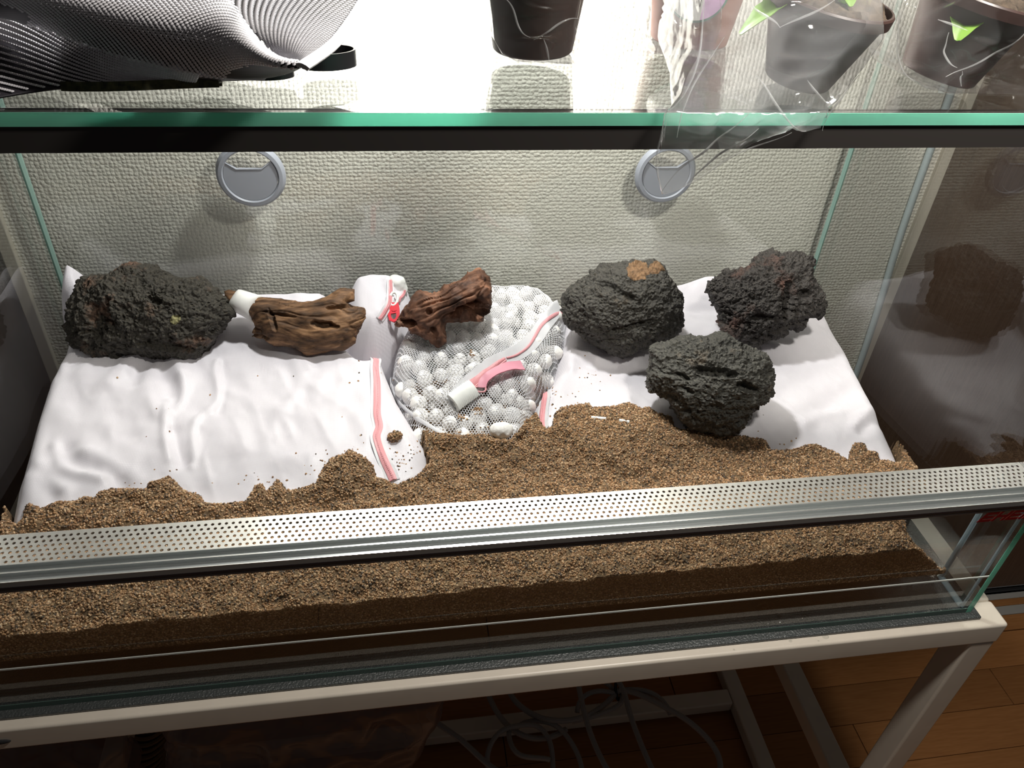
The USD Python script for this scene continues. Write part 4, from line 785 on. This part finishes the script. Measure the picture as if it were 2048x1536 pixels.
def film(px, y, front, back, seed, label, bend=None, crum=.0045, sp_=.0022, zmin=None, matl='film_plastic', creases=()):
    P = on(np.asarray(px, float), 1, y); C0 = np.array([0, y, 0.]); 
    m = inflate(np.c_[P[:, 0], P[:, 2]], C0, np.array([1., 0, 0]), np.array([0, 0, 1.]), np.array([0, -1., 0]), front, sp_, back=back/front, sharp=.42)
    v = m.vertices.copy(); isb = v[:, 1] > y+1e-6
    f = (ridged(v*np.array([1, 1.2, .6]), 42, seed)-.6)*2.0+(ridged(v*np.array([.7, 1.2, 1.2]), 95, seed+1)-.6)*.8
    e = np.clip(np.abs(v[:, 1]-y)/.004, .1, 1)
    v[:, 1] += f*crum*np.where(isb, 1.2, 1.)*e; v[:, 0] += (nz(v, 50, seed+2)-.5)*crum*1.2; v[:, 2] += (nz(v, 50, seed+3)-.5)*crum*.8
    if bend: v = bend(v, isb)
    if zmin is not None: v[:, 2] = np.maximum(v[:, 2], zmin)
    m.vertices = v
    b = thing('plastic_bag', label, 'plastic bag', 'clear film bags around the pots')
    obj('film', m, matl, b, smooth=True)
    kt = cKDTree(v[~isb]); fr = v[~isb]
    for q in creases:
        Q = spline(on(np.asarray(q, float), 1, y), 50); Q[:, 2] = Q[:, 2] if zmin is None else np.maximum(Q[:, 2], zmin+.0005)
        _, ii = kt.query(Q[:, [0, 1, 2]]*np.array([1, 0, 1])+np.array([0, y-front*.6, 0])); from scipy.ndimage import gaussian_filter1d
        Q[:, 1] = gaussian_filter1d(np.minimum(fr[ii, 1], y-.0002)-.0004, 3, mode='nearest')
        obj('crease', ribbon(Q, np.tile([0, -1., .15], (50, 1)), .0001+.0011*np.sin(np.linspace(.05, 3.09, 50)), .0002, nx=4, crown=.0003), 'film_crease', b, smooth=60)
    return b
film([(975, -120), (980, 20), (985, 80), (1000, 112), (1030, 128), (1080, 134), (1120, 134), (1155, 130), (1160, 85), (1150, 60), (1165, 0), (1170, -120)], .085, .006, .055, 501, 'clear film bag around the near-black pot', zmin=ZT+.0005, creases=[[(1008, -5), (1024, 14), (1030, 34), (1058, 70)], [(1065, 76), (1085, 62), (1110, 46), (1156, 36)], [(1085, 75), (1092, 96), (1097, 122)]])
film([(1285, -120), (1295, 10), (1300, 70), (1310, 100), (1280, 150), (1330, 122), (1380, 118), (1425, 112), (1440, 0), (1450, -120)], .104, .006, .06, 511, 'clear film bag around the reddish-brown pot with sticker', zmin=ZT+.0005)
def bend3(v, isb):
    k = np.clip((v[:, 2]-(ZT+.001))/.018, 0, 1); k = k*k*(3-2*k)
    v[:, 1] = np.where(isb, -.0075+(v[:, 1]+.0075)*(k+.02), v[:, 1])
    v[:, 1] = np.minimum(v[:, 1], np.where(v[:, 2] < ZT+.002, -.0012, 9))
    return v
o3z = lambda pts: outline(pts, 2.738, (1300, 0))
fb3 = film(o3z([(300, -420), (290, 0), (265, 310), (190, 500), (70, 622), (58, 720), (40, 830), (33, 950), (70, 1062), (180, 1022), (420, 870), (640, 765), (760, 702), (830, 735), (940, 715), (985, 600), (1060, 500), (1130, 400), (1262, 228), (1290, 50), (1300, -420)]), -.0075, .008, .105, 521, 'large clear film bag whose corner hangs over the front edge', bend=bend3, crum=.006, matl='film_hazy', creases=[o3z(q) for q in ([(62, 1040), (150, 930), (300, 800), (430, 690), (520, 600)], [(180, 1020), (330, 880), (480, 760), (580, 690)], [(140, 745), (165, 640), (230, 470), (330, 310), (400, 200)], [(75, 1058), (50, 1000), (36, 940), (42, 800), (62, 700), (72, 622)], [(75, 1060), (180, 1021), (300, 950), (420, 870), (640, 766), (750, 704)], [(72, 622), (190, 500), (262, 320), (285, 120), (292, 0)], [(565, 400), (640, 500), (700, 600), (790, 690)], [(690, 138), (640, 90), (560, 40), (530, -20)], [(690, 138), (780, 95), (900, 40), (990, -20)], [(850, 430), (900, 500), (960, 560)], [(940, 712), (984, 600), (1062, 498), (1130, 402)])])
film([(1800, -180), (1795, 40), (1788, 120), (1805, 152), (1850, 176), (1900, 186), (1960, 196), (2010, 198), (2090, 190), (2160, 120), (2180, -180)], .031, .008, .085, 531, 'clear film bag around the rightmost pot', crum=.006, zmin=ZT+.0005, creases=[o3z(q) for q in ([(1560, 100), (1620, 120), (1700, 150)], [(1600, 410), (1720, 350), (1850, 270), (1960, 190), (2040, 90)], [(1620, 170), (1590, 260), (1660, 360)], [(1690, 380), (1700, 470)], [(1350, 0), (1340, 200), (1360, 350), (1420, 430)])])
# ------------------------------------------------------------------ woven mat folded on the top pane
mt = thing('woven_mat', 'dark and silver woven mat folded on the left of the glass top', 'mat')
def patch_grid(front_px, back_px, z0_, z1_, n=60, m_=24, arch=.0):
    a, b = spline(front_px, n), spline(back_px, n); G = np.zeros((n, m_, 3))
    for j, t_ in enumerate(np.linspace(0, 1, m_)):
        zz = z0_+(z1_-z0_)*t_+arch*math.sin(math.pi*t_)
        G[:, j] = on(a+(b-a)*t_, 2, zz)
    return G
def weave(parent, G, du, dv, size, matl, ang=0.0, skip=None):
    """raised thread floats on a sheet, joined (about 5000 of them)"""
    n, m_ = G.shape[:2]; su = np.linalg.norm(np.diff(G, axis=0), axis=2).mean(1).sum(); sv = np.linalg.norm(np.diff(G, axis=1), axis=2).mean(0).sum()
    a = max(su, sv)*1.5; U, V = np.meshgrid(np.arange(-a, a, du), np.arange(-a, a, dv), indexing='ij'); V = V+(np.arange(U.shape[0]) % 2)[:, None]*dv*.5
    c, s = math.cos(ang), math.sin(ang); x, y = (U*c-V*s).ravel(), (U*s+V*c).ravel(); ok = (x > 0) & (x < su) & (y > 0) & (y < sv); x, y = x[ok]/su*(n-1), y[ok]/sv*(m_-1)
    S = lambda A_, X, Y: np.stack([map_coordinates(A_[..., k], [X, Y], order=1, mode='nearest') for k in range(3)], -1)
    P = S(G, x, y); e = .4; eu = S(G, x+e, y)-S(G, x-e, y); ev = S(G, x, y+e)-S(G, x, y-e); eu /= np.linalg.norm(eu, axis=1, keepdims=True)+1e-9; ev /= np.linalg.norm(ev, axis=1, keepdims=True)+1e-9
    N = np.cross(eu, ev); N /= np.linalg.norm(N, axis=1, keepdims=True)+1e-9; ev = np.cross(N, eu); N = N*np.where(N@FW > 0, -1., 1.)[:, None]; P = P+N*.0009
    d1 = eu*c+ev*s; d2 = np.cross(N, d1)
    b = np.array([(-1, 0, 0), (-.55, -.8, .25), (-.55, .8, .25), (.55, -.8, .25), (.55, .8, .25), (1, 0, 0), (-.3, 0, 1), (.3, 0, 1)]); f = np.array([(0, 1, 6), (0, 6, 2), (1, 3, 7), (1, 7, 6), (2, 6, 7), (2, 7, 4), (3, 5, 7), (5, 4, 7)])
    v = P[:, None]+d1[:, None]*(b[None, :, :1]*size[0])+d2[:, None]*(b[None, :, 1:2]*size[1])+N[:, None]*(b[None, :, 2:]*size[2])
    m = trimesh.Trimesh(v.reshape(-1, 3), (np.arange(len(P))[:, None, None]*8+f).reshape(-1, 3), process=False)
    return obj('weave_thread', m, matl, parent, smooth=60, kind='stuff')
lower = patch_grid([(-260, 215), (0, 192), (60, 182), (150, 172), (300, 168), (440, 163), (528, 161)], [(-300, -70), (0, 24), (60, 32), (200, 88), (300, 108), (420, 140), (534, 156)], ZT+.0025, ZT+.016)
s1 = obj('lower_fold', grid_mesh(lower, .0012), 'weave_dark', mt, smooth=True, label='dark lower fold of the mat'); weave(s1, lower, .0050, .0017, (.0008, .0011, .0008), 'weave_light', ang=1.02)
upper = patch_grid([(-260, -30), (0, 36), (100, 62), (200, 98), (300, 126), (400, 148), (470, 158), (530, 157), (575, 148), (603, 136)], [(-330, -150), (-80, -90), (40, -75), (150, -70), (250, -66), (310, -60), (365, -54), (415, -40), (480, 34), (596, 128)], ZT+.018, ZT+.042, arch=.012)
s2 = obj('upper_fold', grid_mesh(upper, .0012), 'weave_dark', mt, smooth=True, label='silvery upper fold of the mat'); weave(s2, upper, .0036, .0030, (.0012, .0009, .0008), 'weave_light', ang=.55)
flap = patch_grid([(588, 130), (528, 84), (488, 48), (438, 8), (392, -24), (360, -55)], [(614, 132), (655, 100), (690, 62), (722, 14), (745, -30), (760, -70)], ZT+.030, ZT+.045, n=50, m_=20)
flap = flap[:, ::-1][::1]
s3 = obj('front_flap', grid_mesh(flap[:, ::-1], -.0012), 'weave_dark', mt, smooth=True, label='bright corner flap of the mat'); weave(s3, flap, .0040, .0029, (.0015, .0009, .0008), 'weave_light', ang=1.25)
bd = on(np.array([(606, 138), (630, 122), (660, 100), (692, 64), (724, 14), (747, -30), (762, -70)], float), 2, ZT+.0455); bdP = spline(bd, 60)
obj('binding', ribbon(bdP, np.tile([0, -.5, .86], (60, 1)), .0055, .0016, nx=5, crown=.0012), 'weave_binding', mt, smooth=60, label='pale stitched edge binding')
def loop(cx, r_, hgt, squash, rot, label):
    th = np.linspace(0, 2*np.pi, 48, endpoint=False); out = [(r_, 0), (r_, hgt), (r_-.0012, hgt), (r_-.0012, 0)]
    m = trimesh.creation.revolve(np.array(out+[out[0]]), sections=56); m.apply_scale([1, squash, 1]); m.apply_transform(trimesh.transformations.rotation_matrix(rot, [0, 0, 1])); m.apply_translation(cx); return obj('strap_loop', m, 'black_plastic', mt, smooth=35, label=label)
loop(on((658, 140), 2, ZT+.004)+[0, .004, .001], .0150, .0085, .62, .25, 'shiny black strap loop')
loop(on((528, 160), 2, ZT+.004)+[0, .006, .0005], .0150, .0075, .6, 0.0, 'shiny black strap loop')
wb = on(np.array([(130, 178), (250, 178), (350, 174), (442, 171)], float), 2, ZT+.0004)
obj('webbing_strip', cat_(ribbon(spline(wb+np.array([0, .012, .0006]), 40), np.tile([0, 0, 1.], (40, 1)), .030, .0012), ribbon(spline(wb+np.array([0, -.0035, .0024]), 40), np.tile([0, -.9, .43], (40, 1)), .0045, .0010)), 'olive_webbing', label='flat black and olive webbing strip under the woven mat', cat='strap', smooth=40)

# ------------------------------------------------------------------ drops of water, things under the stand
def drop(P, rx, ry, h, seed, label):
    s = trimesh.creation.icosphere(3, 1.); s.vertices[:, 2] = np.maximum(s.vertices[:, 2], 0); s.apply_scale([rx, ry, h]); displace(s, (nz(s.vertices, 260, seed)-.5)*rx*.5*(s.vertices[:, 2] > 0)); s.vertices[:, 2] = np.maximum(s.vertices[:, 2], 0); s.apply_translation(P)
    obj('water_drop', s, 'water', label=label, cat='water drop', group='water drops on mat and stand', smooth=True)
o6z = lambda p: np.asarray(p, float)/3.16+np.array([1400, 1100])
for k, (p, rx, ry, h, lab) in enumerate([((400, 362), .0062, .0046, .0016, 'widest water drop on the black mat behind the front pane'), ((682, 345), .0046, .0045, .0017, 'round water drop at the right on the black mat'), ((500, 410), .0024, .0036, .0012, 'narrow water drop in the middle of the drops on the mat'),
                                        ((460, 462), .0085, .0030, .0010, 'long flat water drop along the foot of the front pane'), ((676, 445), .0045, .0040, .0011, 'flat water drop below the round one on the mat'), ((570, 296), .0024, .0022, .001, 'smallest water drop on the mat under the bottom pane edge')]):
    Q = on(o6z(p), 2, 0.0); Q[1] = max(Q[1], T+ry+.001); Q[2] = -.0002; drop(Q, rx, ry, h, 600+k, lab)
for k, (p, r_, lab) in enumerate([((572, 575), .0017, 'water drop on the stand rail nearest its middle pair'), ((790, 548), .0030, 'largest water drop on the pale stand rail'), ((220, 640), .0011, 'leftmost water drop on the stand rail edge'), ((755, 587), .0011, 'tiny water drop on the rail edge beside the largest one')]):
    Q = on(o6z(p), 2, ZS); Q[1] = min(max(Q[1], yf+.004), -.0085); Q[2] = ZS; drop(Q, r_, r_*.8, r_*.6, 620+k, lab)
def sack(px, y, dep, seed, label, crum=.010):
    px = np.array(px, float); P = on(px, 1, y)
    for _ in range(60): px[:, 1] -= np.where(P[:, 2] < ZF+.004, 12, 0); P = on(px, 1, y)
    m = inflate(np.c_[P[:, 0], P[:, 2]], np.array([0, y, 0.]), np.array([1., 0, 0]), np.array([0, 0, 1.]), np.array([0, -1., 0]), dep, .005, back=1.0)
    v = m.vertices; f = (ridged(v, 18, seed)-.6)*2+(ridged(v, 40, seed+1)-.6); v = v+m.vertex_normals*(f*crum)[:, None]; v[:, 2] = np.clip(v[:, 2], ZF+.002, ZS-t30-.004); m.vertices = v
    obj('clear_sack', m, 'dull_plastic', label=label, cat='plastic bag', smooth=True)
sack([(-330, 1500), (-120, 1478), (60, 1466), (150, 1462), (235, 1478), (262, 1490), (290, 1600), (330, 2300), (-420, 2300)], .17, .06, 701, 'crumpled pinkish clear plastic sack at the left under the stand')
sack([(335, 1420), (480, 1395), (640, 1370), (880, 1375), (874, 1412), (842, 1472), (805, 1540), (830, 1650), (840, 2300), (350, 2300)], .16, .06, 711, 'crumpled grey clear plastic sack hanging in the middle under the stand', .009)
fb = thing('fibre_roll', 'tan and black ridged fibre roll between the two plastic sacks', 'roll')
Pc = on(np.array([(296, 1430), (292, 1470), (288, 1510), (290, 1580), (300, 1700)], float), 1, .25); Pc = spline(Pc, 120)
obj('core', tube(Pc, .026, 14), 'fibre_dark', fb)
th = np.linspace(0, 2*np.pi*24, 700); Ph = Pc[np.clip((np.linspace(0, 119, 700)).astype(int), 0, 119)]+np.c_[np.cos(th)*.027, np.sin(th)*.027, np.sin(th*1.7)*.003]; Ph[:, 2] = np.interp(np.linspace(0, 1, 700), np.linspace(0, 1, 120), Pc[:, 2])
obj('fibre_coil', tube(Ph, .0033, 6), 'fibre_tan', fb)
o4 = lambda pts, z=-.595: on(outline(pts, 2.56, (800, 1320)), 2, z)
cbn = thing('cable_bundle', 'bundle of looped grey cables tied together under the stand', 'cable')
strands = [[(440, 150), (470, 230), (520, 320), (580, 380), (660, 415), (730, 415), (800, 390), (850, 355)], [(555, 130), (575, 210), (640, 280), (720, 325), (820, 340), (900, 330), (990, 290), (1060, 230), (1105, 180)], [(1110, 178), (1200, 190), (1290, 217), (1380, 300)], [(1115, 182), (1230, 225), (1340, 290), (1440, 350), (1540, 430), (1600, 500), (1625, 600)],
           [(900, 110), (1000, 120), (1060, 140), (1110, 180)], [(905, 280), (930, 220), (1000, 190), (1105, 184)], [(455, 590), (470, 450), (520, 400), (620, 375), (700, 380), (745, 420), (770, 480), (780, 590)], [(555, 400), (560, 460), (600, 530), (660, 545), (760, 540)], [(580, 370), (640, 330), (720, 330), (800, 360), (860, 420), (910, 500), (935, 590)], [(1130, 185), (1125, 240), (1060, 290), (960, 320), (880, 325)]]
for k, q in enumerate(strands):
    Q = spline(o4(q), 60); Q[:, 2] += .012*np.sin(np.linspace(0, 3.14, 60))+.006*(k % 4); obj('strand', tube(Q, .0046 if k < 4 else .0040, 9), 'cable_dark', cbn)
c_ = o4([(1112, 176)])[0]+[0, 0, .012]; th = np.linspace(0, 2*np.pi, 24); obj('cable_tie', tube(c_+np.c_[np.cos(th)*.004, np.sin(th)*.012, np.sin(th)*.010], .0026, 6, cap=False), 'black_plastic', cbn, label='black cable tie')
for q, lab in (([(1100, 40), (1115, 100), (1140, 150), (1170, 250), (1210, 370), (1250, 470), (1310, 600)], 'right-hand grey cable hanging straight down under the stand'), ([(900, 60), (912, 120), (930, 210), (960, 330), (1000, 440), (1085, 600)], 'left-hand grey cable hanging straight down under the stand'), ([(140, 280), (180, 315), (300, 400), (400, 490), (500, 570)], 'grey cable slanting down beside the middle plastic sack')):
    obj('hanging_cable', tube(spline(o4(q, -.50), 50), .0042, 9), 'cable_dark', label=lab, cat='cable')
